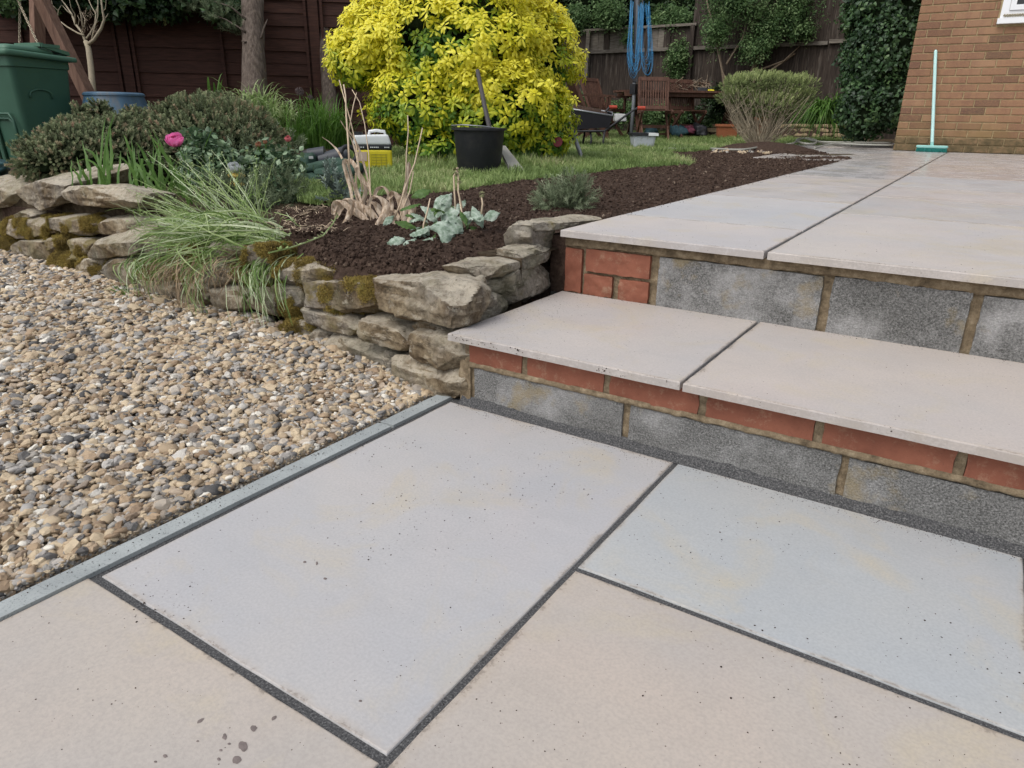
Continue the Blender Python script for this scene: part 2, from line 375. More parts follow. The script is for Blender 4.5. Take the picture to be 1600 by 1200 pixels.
def leafmat(name,stops,rough=.45,trans=.35,spec=.3,hue=None):
    a=N(name,rough,spec); a.vec=a.coord()
    c=a.ramp(a.attr('tint'),stops)
    c=a.mix(a.ramp(a.noise(25,3,.6),[(.3,0),(.7,.3)]),c,a.mix(1.,c,(.6,.65,.6),'MULTIPLY'))
    a.col(c)
    tr=a.n('ShaderNodeBsdfTranslucent'); a.l(c,tr.inputs[0]); mx=a.n('ShaderNodeMixShader'); mx.inputs[0].default_value=trans
    out=a.t.nodes['Material Output']; a.l(a.b.outputs[0],mx.inputs[1]); a.l(tr.outputs[0],mx.inputs[2]); a.l(mx.outputs[0],out.inputs[0])
    return a.m
M_grass=leafmat('grass_blade',[(0,(.12,.18,.055)),(.5,(.27,.37,.12)),(.8,(.43,.46,.22)),(1,(.58,.50,.33))],.55,.3)
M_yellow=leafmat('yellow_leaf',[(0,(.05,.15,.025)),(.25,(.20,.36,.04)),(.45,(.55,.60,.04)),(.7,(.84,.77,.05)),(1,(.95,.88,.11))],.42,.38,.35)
M_hedge=leafmat('dark_hedge_leaf',[(0,(.02,.042,.016)),(.5,(.045,.09,.03)),(.85,(.10,.17,.06)),(1,(.27,.29,.09))],.4,.25,.4)
M_ivy=leafmat('ivy_leaf',[(0,(.014,.036,.014)),(.5,(.035,.08,.028)),(.9,(.09,.17,.06)),(.985,(.12,.19,.07)),(1,(.5,.42,.2))],.5,.2,.45)
M_heather=leafmat('heather_leaf',[(0,(.11,.13,.07)),(.4,(.22,.265,.14)),(.7,(.33,.37,.21)),(.87,(.40,.34,.22)),(1,(.46,.30,.21))],.7,.35,.2)
M_box=leafmat('grey_bush_leaf',[(0,(.14,.17,.07)),(.5,(.31,.38,.15)),(1,(.58,.64,.30))],.6,.3,.2)
M_light=leafmat('small_tree_leaf',[(0,(.05,.10,.035)),(.6,(.13,.22,.08)),(1,(.26,.35,.16))],.5,.35,.2)
M_strap=leafmat('strap_leaf',[(0,(.05,.13,.02)),(.6,(.12,.27,.04)),(1,(.25,.38,.09))],.42,.35,.35)
M_silver=leafmat('silver_sprig',[(0,(.12,.15,.13)),(.6,(.22,.28,.24)),(1,(.4,.46,.4))],.7,.2,.2)
M_lav=leafmat('grey_green_sprig',[(0,(.10,.13,.07)),(.6,(.24,.29,.17)),(1,(.42,.47,.32))],.7,.3,.2)
M_roself=leafmat('rose_leaf',[(0,(.06,.11,.055)),(.6,(.16,.26,.13)),(1,(.36,.46,.30))],.4,.25,.45)
def vein(name,stops,rough,trans,sc_=60,s3=None):
    """leaf colour that varies along the mesh itself"""
    a=N(name,rough,.25); a.vec=a.coord()
    c=a.ramp(a.noise(sc_,5,.65,scale3=s3) if s3 else a.noise(sc_,5,.65),stops); a.col(c)
    tr=a.n('ShaderNodeBsdfTranslucent'); a.l(c,tr.inputs[0]); mx=a.n('ShaderNodeMixShader'); mx.inputs[0].default_value=trans
    out=a.t.nodes['Material Output']; a.l(a.b.outputs[0],mx.inputs[1]); a.l(tr.outputs[0],mx.inputs[2]); a.l(mx.outputs[0],out.inputs[0])
    a.bump(a.vor(sc_*1.3),.7,.0028); return a.m
M_greyleaf=vein('woolly_grey_leaf',[(.32,(.13,.19,.13)),(.48,(.28,.36,.28)),(.66,(.50,.57,.49))],.8,.15,55)
M_greenleaf=vein('plain_green_leaf',[(.3,(.05,.11,.03)),(.7,(.13,.22,.06))],.5,.25,60)
M_dead=vein('dried_leaf',[(.32,(.24,.16,.10)),(.46,(.52,.40,.29)),(.66,(.76,.65,.52))],.8,.3,30,(4,4,.5))
M_straw=simple('straw_stem',(.52,.41,.29),.8,var=.3)
M_pale=vein('pale_green_stem',[(.25,(.16,.24,.07)),(.5,(.32,.42,.16)),(.75,(.50,.58,.32))],.5,.3,7)
M_pale2=vein('whitish_green_stem',[(.25,(.35,.45,.24)),(.5,(.52,.60,.38)),(.75,(.70,.74,.55))],.5,.3,7)
M_pale3=vein('mid_green_stem',[(.25,(.07,.14,.03)),(.5,(.16,.26,.07)),(.75,(.28,.38,.13))],.5,.3,7)
M_deadstrand=vein('brown_dead_strand',[(.3,(.16,.11,.06)),(.5,(.30,.22,.14)),(.7,(.48,.37,.25))],.8,.1,12)
M_mossb=leafmat('moss_tuft',[(0,(.10,.075,.03)),(.45,(.24,.175,.055)),(.8,(.38,.29,.08)),(1,(.20,.20,.07))],.9,.2,.1)
# wood, brick, plastics
def wood(name,c1,c2,sc_=(30,30,2.5),rough=.75,axis=None):
    a=N(name,rough,.2); a.vec=a.coord()
    n_=a.noise(2.5,5,.65,scale3=sc_); c=a.ramp(n_,[(.3,c1),(.7,c2)])
    if name=='weathered_board': c=a.mix(a.ramp(a.noise(1.3,5,.7,scale3=(22,22,1.6)),[(.54,0),(.68,.6)]),c,(.20,.17,.14))
    oi=a.math('MULTIPLY',a.rnd(),.35); c=a.mix(oi,c,a.mix(1.,c,(.45,.45,.5),'MULTIPLY'))
    a.col(c); a.bump(n_,.5,.002); return a.m
M_waney=wood('brown_stained_board',(.034,.017,.013),(.092,.042,.031),(2.5,2.5,40))
M_oldfence=wood('weathered_board',(.022,.017,.014),(.085,.065,.052),(30,30,1.5),.85)
M_rail=wood('weathered_rail',(.10,.085,.07),(.26,.23,.19),(3,3,20),.85)
M_teak=wood('brown_garden_wood',(.06,.030,.021),(.165,.085,.058),(20,20,3),.6)
M_timber=wood('reddish_timber',(.11,.06,.042),(.25,.15,.105),(20,20,2),.7)
a=N('tree_bark',.95,.1); a.vec=a.coord(); n_=a.noise(9,6,.7,scale3=(5,5,1.2)); a.col(a.ramp(n_,[(.3,(.055,.042,.034)),(.55,(.15,.12,.10)),(.75,(.25,.21,.175))])); a.bump(n_,1.,.02); M_bark=a.m
M_palebark=simple('pale_bark',(.33,.28,.20),.85,var=.35,sc_=30)
M_twig=simple('grey_twig',(.22,.17,.12),.9,var=.4,sc_=20)
a=N('house_brick',.92,.12); a.vec=a.coord()
c=a.ramp(a.rnd(),[(0,(.13,.085,.06)),(.10,(.18,.105,.07)),(.2,(.25,.145,.09)),(.6,(.285,.165,.10)),(.85,(.32,.195,.12)),(1,(.23,.13,.085))])
c=a.mix(a.ramp(a.noise(5,4,.7,scale3=(1,1,.3)),[(.45,0),(.65,.5)]),c,(.15,.075,.06))
c=a.mix(a.ramp(a.noise(70,5,.8),[(.45,0),(.7,.45)]),c,(.42,.24,.12))
gz=a.n('ShaderNodeSeparateXYZ'); a.l(a.vec,gz.inputs[0])
damp=a.math('MULTIPLY',a.ramp(gz.outputs[2],[(.0,0),(.44,0),(.5,.75),(.58,.6),(.82,0)]),a.ramp(a.noise(3,5,.7),[(.35,.25),(.6,1)]))
c=a.mix(damp,c,(.17,.13,.05)); a.col(c); a.bump(a.noise(110,5,.8),.8,.003); M_hbrick=a.m
a=N('plinth_brick',.92,.12); a.vec=a.coord(); a.col(a.ramp(a.noise(14,6,.75),[(.3,(.05,.045,.025)),(.5,(.15,.11,.06)),(.7,(.27,.17,.10))])); a.bump(a.noise(80,5,.8),.9,.004); M_plinth=a.m
a=N('house_mortar',.95,.1); a.vec=a.coord(); a.col(a.ramp(a.noise(22,6,.75),[(.3,(.26,.19,.10)),(.7,(.46,.37,.22))])); a.bump(a.noise(90,4,.8),.8,.002); M_hmort=a.m
a=N('brickwork_wall',.92,.12); a.vec=a.coord(); mp=a.n('ShaderNodeMapping'); mp.inputs['Rotation'].default_value=(R(90),0,0); a.l(a.vec,mp.inputs[0])
bt=a.n('ShaderNodeTexBrick'); a.l(mp.outputs[0],bt.inputs['Vector']); bt.inputs['Scale'].default_value=1; bt.inputs['Brick Width'].default_value=.2255; bt.inputs['Row Height'].default_value=.0752; bt.inputs['Mortar Size'].default_value=.005
bt.inputs['Color1'].default_value=(.30,.17,.105,1); bt.inputs['Color2'].default_value=(.22,.13,.085,1); bt.inputs['Mortar'].default_value=(.42,.33,.2,1)
a.col(a.mix(a.ramp(a.noise(70,5,.8),[(.45,0),(.7,.4)]),bt.outputs['Color'],(.42,.24,.12))); a.bump(bt.outputs['Fac'],-.6,.004); M_hwall=a.m
M_upvc=simple('white_window_frame',(.78,.79,.80),.35,.4,.04,6,dirt=None)
M_sill_dirt=simple('lichen_stain',(.25,.20,.10),.9,var=.4,sc_=30)
a=N('window_glass',.05,.6); a.col((.01,.012,.014)); M_glass=a.m
M_bin=simple('green_bin_plastic',(.036,.098,.064),.5,.35,.18,7,.0006)
M_binlid=simple('green_lid_plastic',(.065,.15,.10),.55,.35,.18,9,.0006)
a=N('blue_glaze',.4,.4); a.vec=a.coord(); c=a.ramp(a.noise(4,5,.6,scale3=(1.3,1.3,.3)),[(.3,(.03,.07,.12)),(.55,(.06,.125,.19)),(.7,(.18,.16,.13))]); a.col(c); M_blue=a.m
M_black=simple('black_plastic',(.018,.019,.022),.5,.3,.3,20,.0005,dirt=(.035,.033,.032))
M_blackm=simple('black_steel',(.02,.02,.022),.5,.4,.3,20)
M_tray=simple('matt_black_tray',(.012,.012,.014),.85,.12,.3,12)
M_grey=simple('dark_grey_plastic',(.045,.05,.06),.5,.35,.3,20)
M_redrub=simple('red_rubber_grip',(.38,.055,.03),.6,.3,.15)
M_white=simple('white_plastic',(.72,.74,.74),.4,.4,.06,10)
M_yel=simple('yellow_plastic',(.62,.52,.02),.45,.35,.12,15)
M_yel2=simple('faded_yellow_plastic',(.60,.42,.09),.5,.3,.1,15)
M_terra=simple('terracotta',(.33,.12,.06),.85,.15,.2,14,.001)
M_bag=simple('dark_green_fabric',(.04,.075,.055),.8,.2,.35,25,.002)
M_bluebag=simple('blue_green_fabric',(.03,.07,.085),.7,.2,.4,25,.002)
M_cord=simple('blue_plastic_cord',(.035,.24,.48),.4,.4,.15)
M_steel=simple('grey_metal',(.28,.29,.30),.4,.5,.15,12,metal=.6)
M_bluepole=simple('blue_painted_steel',(.012,.04,.16),.4,.4,.1)
M_hose=simple('grey_hose',(.33,.33,.29),.5,.3,.15)
M_crate=simple('speckled_grey_plastic',(.50,.53,.57),.5,.3,.1,30,dirt=(.25,.25,.22))
M_broom=simple('pale_teal_plastic',(.50,.76,.73),.4,.4,.08)
M_broomhead=simple('pale_teal_broom_head',(.26,.52,.48),.5,.3,.15)
M_bristle=simple('dark_teal_bristle',(.015,.14,.12),.7,.2,.3,60)
M_conc=simple('pale_concrete',(.36,.35,.31),.9,.15,.2,12,.001)
M_limb=simple('sandy_walling_stone',(.26,.20,.12),.9,.15,.45,9,.004)
M_chain=simple('rusty_chain',(.42,.36,.26),.5,.4,.3,metal=.5)
M_pink=leafmat('pink_petal',[(0,(.90,.26,.56)),(1,(.9,.35,.6))],.5,.45)
M_coral=leafmat('coral_petal',[(0,(.70,.20,.22)),(1,(.8,.3,.3))],.5,.3)
M_orange=leafmat('faded_orange_petal',[(0,(.42,.2,.12)),(1,(.5,.28,.18))],.6,.3)
M_dkcore=simple('foliage_shade',(.010,.016,.007),.95,.05,.5,4)  # near-black: the shade inside crowns is put into this colour
M_petw=leafmat('white_petal',[(0,(.6,.62,.62)),(1,(.8,.8,.8))],.6,.3)

# ------------------------------------------------------------------ instancing (only for what nobody could count)
def protos(name,meshes):
    c=bpy.data.collections.new(name)
    for i,me in enumerate(meshes):
        o=bpy.data.objects.new('%s_%02d'%(name,i),me); c.objects.link(o)
    return c
def scatter(name,pts,rots,scls,tints,pc,parent=None,kind='stuff',label=None,seed=0):
    me=bpy.data.meshes.new(name); n=len(pts)
    L=parent.location if parent else Vector()
    me.from_pydata([tuple(Vector(p)-L) for p in pts],[],[])
    rng=random.Random(seed+n)
    npro=len(pc.objects)
    for nm,ty,key,data in(('rot','FLOAT_VECTOR','vector',[x for r in rots for x in r]),('scl','FLOAT_VECTOR','vector',[x for s_ in scls for x in (s_ if hasattr(s_,'__len__') else (s_,)*3)]),('tint','FLOAT','value',list(tints)),('pid','INT','value',[rng.randrange(npro) for _ in range(n)])):
        at=me.attributes.new(nm,ty,'POINT'); at.data.foreach_set(key,data)
    o=bpy.data.objects.new(name,me); col.objects.link(o)
    if parent: o.parent=parent
    ng=bpy.data.node_groups.new(name,'GeometryNodeTree')
    ng.interface.new_socket('Geometry',in_out='INPUT',socket_type='NodeSocketGeometry'); ng.interface.new_socket('Geometry',in_out='OUTPUT',socket_type='NodeSocketGeometry')
    gi=ng.nodes.new('NodeGroupInput'); go=ng.nodes.new('NodeGroupOutput'); ip=ng.nodes.new('GeometryNodeInstanceOnPoints')
    ci=ng.nodes.new('GeometryNodeCollectionInfo'); ci.inputs[0].default_value=pc; ci.inputs['Separate Children'].default_value=True; ci.inputs['Reset Children'].default_value=True
    def na(nm,ty):
        x=ng.nodes.new('GeometryNodeInputNamedAttribute'); x.data_type=ty; x.inputs[0].default_value=nm; return x.outputs[0]
    e2=ng.nodes.new('FunctionNodeEulerToRotation')
    l=ng.links.new
    l(gi.outputs[0],ip.inputs['Points']); l(ci.outputs[0],ip.inputs['Instance']); ip.inputs['Pick Instance'].default_value=True
    l(na('pid','INT'),ip.inputs['Instance Index']); l(na('rot','FLOAT_VECTOR'),e2.inputs[0]); l(e2.outputs[0],ip.inputs['Rotation']); l(na('scl','FLOAT_VECTOR'),ip.inputs['Scale'])
    l(ip.outputs[0],go.inputs[0])
    md=o.modifiers.new('scatter','NODES'); md.node_group=ng
    if kind: o['kind']=kind
    if label: o['label']=label
    return o
def eul(up,spin=None):
    q=Vector(up).to_track_quat('Z','Y')
    if spin is None: spin=random.uniform(0,6.28)
    return (q.to_matrix()@Matrix.Rotation(spin,3,'Z')).to_euler()
U=random.uniform
def inpoly(x,y,P):
    c=False; j=len(P)-1
    for i in range(len(P)):
        if (P[i][1]>y)!=(P[j][1]>y) and x<(P[j][0]-P[i][0])*(y-P[i][1])/(P[j][1]-P[i][1])+P[i][0]: c=not c
        j=i
    return c
# prototype meshes
def pebble(i):
    rng=random.Random(i); bm=bmesh.new(); bmesh.ops.create_icosphere(bm,subdivisions=2,radius=1)
    for v in bm.verts:
        p=v.co.copy(); h=noise.noise(p*1.3+Vector((i*5,0,0)))*.45
        if i%3==0: h+=(noise.voronoi(p*1.2+Vector((i*3,1,0)))[0][0]-.4)*.6
        v.co=p*(1+h); v.co.x*=1.25; v.co.z*=.55 if i%2 else .7
    me=bpy.data.meshes.new('pebble'); bm.to_mesh(me); bm.free(); me.materials.append(M_peb)
    if i%2: me.polygons.foreach_set('use_smooth',[True]*len(me.polygons))
    return me
PEB=protos('pebbles',[pebble(i) for i in range(14)])
def crumb(i):
    bm=bmesh.new(); bmesh.ops.create_icosphere(bm,subdivisions=1,radius=1)
    for v in bm.verts: v.co*=1+noise.noise(v.co*1.7+Vector((i*7,2,0)))*.9
    me=bpy.data.meshes.new('crumb'); bm.to_mesh(me); bm.free(); me.materials.append(M_crumb); return me
CRU=protos('crumbs',[crumb(i) for i in range(8)])
def tuft(i,n=9,h=.055,w=.0028,spread=.5,m=None):
    b=MB(); rng=random.Random(i)
    for k in range(n):
        a_=rng.uniform(0,6.28); d=Vector((math.cos(a_),math.sin(a_),0)); L=h*rng.uniform(.5,1.2); lean=rng.uniform(.1,spread)*L
        b0=Vector((rng.uniform(-.012,.012),rng.uniform(-.012,.012),0))
        pts=[b0+d*(lean*t*t)+Vector((0,0,L*t*(1-.25*lean/L*t))) for t in(0,.35,.7,1)]
        b.ribbon(pts,[w,w,w*.7,w*.1],Vector((-d.y,d.x,0)))
    return b.mesh('tuft',m or M_grass,False)
TUF=protos('tufts',[tuft(i) for i in range(8)])
def rosette(i):
    b=MB(); rng=random.Random(i+50); n=rng.randint(8,11)
    for k in range(n):
        a_=k*2.4+rng.uniform(-.3,.3); el=rng.uniform(-.6,.15) if k>2 else rng.uniform(.3,.9)
        d=Vector((math.cos(a_)*math.cos(el),math.sin(a_)*math.cos(el),math.sin(el)))
        b.leaf(d*.008,d,rng.uniform(.050,.074)*(1 if k>2 else .6),rng.uniform(.019,.026),droop=rng.uniform(.05,.45),fold=.3,sh=(.1,.3,.65,.95,1,.7,.05))
    return b.mesh('leaf_cluster',M_yellow,True)
ROSM=[rosette(i) for i in range(7)]; ROS=protos('rosettes',ROSM)
def cluster(i,m,n=9,L=.05,W=.03,R_=.06,sh=(0,.5,.9,1,.8,.45,0),droop=.15):
    b=MB(); rng=random.Random(i+90)
    for k in range(n):
        d=Vector((rng.gauss(0,1),rng.gauss(0,1),rng.gauss(0,.7)+.2)).normalized()
        b0=Vector((rng.uniform(-1,1),rng.uniform(-1,1),rng.uniform(-1,1)))*R_
        b.leaf(b0,d,L*rng.uniform(.6,1.2),W*rng.uniform(.7,1.2),up=Vector((rng.gauss(0,.5),rng.gauss(0,.5),1)).normalized(),droop=droop,fold=.2,sh=sh)
    return b.mesh('leaves',m,False)
HED=protos('hedge_leaves',[cluster(i,M_hedge,12,.055,.028,.07) for i in range(6)])
IVY=protos('ivy_leaves',[cluster(i,M_ivy,7,.06,.055,.06,(0,.9,1,.7,.45,.2,0)) for i in range(6)])
LTR=protos('tree_leaves',[cluster(i,M_light,14,.04,.018,.08) for i in range(6)])
ROL=protos('rose_leaves',[cluster(i,M_roself,6,.042,.027,.045) for i in range(5)])
def sprig(i,m,h=.07,n=22,l=.010,w=.003,stem=.0008):
    b=MB(); rng=random.Random(i+20)
    b.tube([(0,0,0),(rng.uniform(-.008,.008),rng.uniform(-.008,.008),h*.6),(rng.uniform(-.012,.012),rng.uniform(-.012,.012),h)],[stem,stem*.8,stem*.5],3,False)
    for k in range(n):
        z=h*(.15+.85*k/n); a_=k*2.4; d=Vector((math.cos(a_),math.sin(a_),rng.uniform(.5,1.3)))
        d.normalize(); p=Vector((0,0,z)); s_=Vector((-d.y,d.x,0)).normalized()
        b.add([p-s_*w/2,p+s_*w/2,p+d*l+s_*w*.35,p+d*l*1.15,p+d*l-s_*w*.35],[(0,1,2,3,4)])
    return b.mesh('sprig',m,False)
SPH=protos('heather_sprigs',[sprig(i,M_heather,.034,20,.0085,.0048) for i in range(5)])
SPL=protos('lavender_sprigs',[sprig(i,M_lav,.085,20,.020,.0035) for i in range(5)])
SPS=protos('silver_sprigs',[sprig(i,M_silver,.08,16,.022,.010) for i in range(4)])
SPB=protos('bush_sprigs',[sprig(i,M_box,.085,22,.020,.0055) for i in range(5)])
MOS=protos('moss_tufts',[tuft(i+70,14,.009,.0014,1.2,M_mossb) for i in range(5)])

def blobpts(blobs,n,shell=.25,rng=random,below=None):
    """points through the outer shell of a union of ellipsoids, with outward normal and depth 0..1"""
    tot=sum(b[1][0]*b[1][2]+b[1][1]*b[1][2] for b in blobs); out=[]
    for c,r in blobs:
        k=int(n*(r[0]*r[2]+r[1]*r[2])/tot)
        for _ in range(k):
            d=Vector((rng.gauss(0,1),rng.gauss(0,1),rng.gauss(0,1))).normalized()
            dep=abs(rng.gauss(0,shell)); 
            s_=1-dep+rng.random()**3*.08+.14*noise.noise(d*2.3+Vector(c)*3)*2
            p=Vector(c)+Vector((d.x*r[0],d.y*r[1],d.z*r[2]))*s_
            if below is not None and p.z<below: continue
            ins=False
            for c2,r2 in blobs:
                if c2 is c: continue
                q=p-Vector(c2)
                if (q.x/r2[0])**2+(q.y/r2[1])**2+(q.z/r2[2])**2<.55: ins=True;break
            if ins: continue
            nr=Vector((d.x/r[0],d.y/r[1],d.z/r[2])).normalized()
            out.append((p,nr,dep))
    return out
def core(name,blobs,sc_,parent,m=None):  # lumpy filler inside a crown; its dark colour paints shade between leaves
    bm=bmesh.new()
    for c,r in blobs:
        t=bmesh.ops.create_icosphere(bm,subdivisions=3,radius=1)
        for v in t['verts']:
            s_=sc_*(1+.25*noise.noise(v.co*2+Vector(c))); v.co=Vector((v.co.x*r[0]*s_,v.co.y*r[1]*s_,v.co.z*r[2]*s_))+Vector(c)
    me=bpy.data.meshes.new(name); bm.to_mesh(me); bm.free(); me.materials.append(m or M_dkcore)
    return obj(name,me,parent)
def foliage(name,parent,blobs,n,pc,size,shell=.22,upmix=.5,below=None,tlo=0.,thi=1.,kind='stuff',tbias=0,label=None):
    P=blobpts(blobs,n,shell,random,below)
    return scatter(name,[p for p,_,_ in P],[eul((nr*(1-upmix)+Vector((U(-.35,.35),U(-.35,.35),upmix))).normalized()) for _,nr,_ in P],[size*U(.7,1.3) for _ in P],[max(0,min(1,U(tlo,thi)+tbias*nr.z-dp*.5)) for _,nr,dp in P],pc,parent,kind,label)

# ================================================================== SETTING
def sheet(name,m,x0,x1,y0,y1,st,hf,poly=None,kind='structure',parent=None,smooth=True):
    nx=int((x1-x0)/st)+1; ny=int((y1-y0)/st)+1; b=MB(); ids={}
    def V(i,j):
        if (i,j) not in ids:
            x=x0+i*st; y=y0+j*st; ids[(i,j)]=len(b.v); b.v.append((x,y,hf(x,y)))
        return ids[(i,j)]
    for i in range(nx):
        for j in range(ny):
            if poly and not inpoly(x0+(i+.5)*st,y0+(j+.5)*st,poly): continue
            b.f.append((V(i,j),V(i+1,j),V(i+1,j+1),V(i,j+1)))
    return b.build(name,m,parent,kind=kind,smooth=smooth)
# base ground: low in front, garden level behind the wall line, out to the horizon
b=MB(); b.add([(-200,-200,-.06),(200,-200,-.06),(200,.34,-.06),(-200,.34,-.06)],[(0,1,2,3)])
g0=b.build('ground',M_earth,kind='structure'); g0['label']='bare earth under the whole garden'
b=MB(); ys=[.36,1,2,4,6,8.5,10,12,14,200]
for i in range(len(ys)-1):
    z0,z1=G(ys[i])-.015,G(min(ys[i+1],14))-.015
    b.add([(-200,ys[i],z0),(-.02,ys[i],z0),(-.02,ys[i+1],z1),(-200,ys[i+1],z1)],[(0,1,2,3)])
    if i: b.add([(-.02,ys[i],z0),(200,ys[i],z0),(200,ys[i+1],z1),(-.02,ys[i+1],z1)],[(0,1,2,3)])
b.add([(-200,.36,-.06),(-.02,.36,-.06),(-.02,.36,G(.36)-.015),(-200,.36,G(.36)-.015)],[(0,1,2,3)])
b.build('garden_ground',M_earth,kind='structure')['label']='raised garden ground of brown earth'
# lawn
edge=[(440,300),(480,318),(520,322),(620,308),(700,302),(800,290),(900,276),(1000,266),(1080,262),(1085,256),(1050,246),(1045,239)]
lawnP=[pG(x,y) for x,y in edge+[(1120,236),(1180,230),(1330,226),(1335,216),(1200,211),(1000,207),(850,212),(700,228),(560,238),(470,262)]]
lawnP=[(p.x,p.y) for p in lawnP]
lx0,lx1=min(p[0] for p in lawnP),max(p[0] for p in lawnP); ly0,ly1=min(p[1] for p in lawnP),max(p[1] for p in lawnP)
lawn=sheet('lawn',M_turf,lx0,lx1,ly0,ly1,.04,lambda x,y:G(y)+.004+.012*noise.noise(Vector((x*2,y*2,0))),lawnP); lawn['label']='green lawn between the shrubs and the dark soil bed'
# soil bed
soilP=[(p.x,p.y) for p in [pG(x,y) for x,y in edge[1:]+[(1120,237),(1200,234),(1270,239),(1345,253)]]]
soilP+=[(-.003,soilP[-1][1]),(-.003,.9),(-.10,.9),(-.14,.62),(-.14,.09),(-.40,.10),(-.62,.14),(-.92,.28),(-1.05,.6),(-1.1,.8)]
def soilz(x,y):
    z=soilz0(x,y); fe=.09 if x>-.62 else .12+.467*(-.62-x)
    if x>-1.0: z-=.09*max(0,min(1,(fe+.07-y)/.06))
    if y<.9:
        t=max(0,min(1,(-.13-x)/.14)); t=t*t*(3-2*t); z=(.275+.06*max(0,min(1,(y-.2)/.5)))*(1-t)+z*t
    return z
def soilz0(x,y):
    near=min(1,max(0,(.0-x)/.25))
    return G(y)+.012+.022*noise.noise(Vector((x*1.6,y*1.6,3)))*near+.010*noise.noise(Vector((x*9,y*9,1)))+.006*noise.noise(Vector((x*30,y*30,5)))-.042*max(0,min(1,(.42-y)/.28))+.034*max(0,min(1,(x+.55)/.4))*max(0,min(1,(y-.12)/.35))*max(0,min(1,(1.3-y)/.6))
sx0=min(p[0] for p in soilP); sy1=max(p[1] for p in soilP)
soil=sheet('soil_bed',M_soil,sx0,0,.08,sy1,.018,soilz,soilP); soil['label']='freshly raked dark brown soil bed beside the terrace'
P=[];S=[]
while len(P)<42000:
    x=U(sx0,0); y=.14+(sy1-.14)*random.random()**1.7
    if not inpoly(x,y,soilP): continue
    P.append((x,y,soilz(x,y)+U(-.001,.003))); s_=random.random(); S.append((.0014+.0055*s_**4)*(1+.10*y))
scatter('soil_crumbs',P,[(U(0,6),U(0,6),U(0,6)) for _ in P],S,[random.random() for _ in P],CRU,label='loose crumbs and clods of dark soil')['label']='loose crumbs and clods of dark soil'
# earth strip left of the soil, by the stems: pale twiggy litter
litP=[(p.x,p.y) for p in [pG(x,y) for x,y in((425,350),(440,302),(480,320),(520,324),(560,335),(520,352),(460,362))]]
# grass
P=[];S=[];T=[];Rr=[]
n=0
def lawnpt():
    global n
    while True:
        y=ly0+(ly1-ly0)*random.random()**1.6; x=U(lx0,lx1)
        if inpoly(x,y,lawnP): return x,y
for k in range(24000):
    x,y=lawnpt(); sz=1.0+.05*y
    near_bush=math.exp(-((x+2.6)**2/.9+(y-3.4)**2/.25))
    P.append((x,y,G(y))); S.append((sz*1.3,sz*1.3,sz*U(.4,.9)*(1+1.3*near_bush)*(1+.5*noise.noise(Vector((x*3,y*3,0)))))); Rr.append((U(-.2,.2),U(-.2,.2),U(0,6.28)))
    T.append(max(0,min(1,.42+.5*noise.noise(Vector((x*1.3,y*1.3,2)))+U(-.25,.3))))
scatter('grass',P,Rr,S,T,TUF)['label']='short green lawn grass'
# grass fringe leaning over the soil edge
# gravel
def graz(x,y): 
    return -.002+.028*max(0,min(1,(y+.6)/.7))*max(0,min(1,(-x-.05)/.5))+.006*noise.noise(Vector((x*3,y*3,0)))
def wall_y(x):
    pts=[(-4.5,.35),(-3.2,.22),(-1.9,.20),(-.95,.17),(-.6,.10),(-.3,.04),(-.02,.0)]
    for (a0,b0),(a1,b1) in zip(pts,pts[1:]):
        if x<=a1: 
            t=(x-a0)/(a1-a0); return b0+(b1-b0)*max(0,t)
    return 0
b=MB(); sheet('gravel_bed',M_gbed,-5.2,-.062,-2.6,.4,.05,lambda x,y:graz(x,y)-.012)['label']='compacted bed under the loose gravel'
P=[];S=[];Rr=[];T=[]
cnt=0
while len(P)<54000:
    t=random.random()
    x=-.066-4.6*t**1.35; y=U(-1.9,.36)
    q=Vector((x,y,0))-CAM; dd=q.dot(AF)
    if dd<.4: continue
    px=800+F*q.dot(AR)/dd; 
    if px<-260 or y>wall_y(x)+.03: continue
    s_=(.0042+.0080*random.random()**2.0) if random.random()<.7 else U(.0022,.0045)
    s_*=(1.0 if dd<2.0 else 1.2)
    if random.random()<.02: s_*=1.5
    if x>-.08-s_: x=-.072-s_*1.2
    P.append((x,y,graz(x,y)+U(-.010,.006)+s_*.25)); S.append((s_*U(.8,1.25),s_*U(.8,1.1),s_*U(.75,1.2))); Rr.append((U(-.5,.5),U(-.5,.5),U(0,6.28)))
    tt=random.random()+.08*noise.noise(Vector((x*2,y*2,9))); T.append(max(0,min(1,tt)))
scatter('gravel',P,Rr,S,T,PEB)['label']='mixed tan, brown and grey pea gravel'
# lower patio
BEI=(.44,.395,.352); BLU=(.40,.415,.42); PIN=(.45,.423,.405); WHI=(.49,.455,.435); GRY=(.432,.424,.424)
lp=thing('lower_patio','lower sandstone patio at the foot of the steps',None,(0,0,0),kind='structure')
b=MB(); b.box((-.018,-3,-.055),(2.9,.05,-.003)); b.build('joint_mortar',M_joint,lp)
slab('paving_slab',-.003,.602,-.902,0,0,.03,lp,GRY)
slab('paving_slab',.612,1.228,-.452,0,0,.03,lp,BLU)
slab('paving_slab',.613,1.8,-1.37,-.464,0,.03,lp,BEI)
slab('paving_slab',-.015,.602,-1.8,-.915,0,.03,lp,(.43,.392,.355))
slab('paving_slab',1.240,2.1,-.452,0,0,.03,lp,PIN)
slab('paving_slab',1.812,2.7,-1.37,-.466,0,.03,lp,GRY)
slab('paving_slab',.616,1.5,-2.0,-1.384,0,.03,lp,PIN)
slab('paving_slab',-.015,.602,-2.7,-1.814,0,.03,lp,PIN)
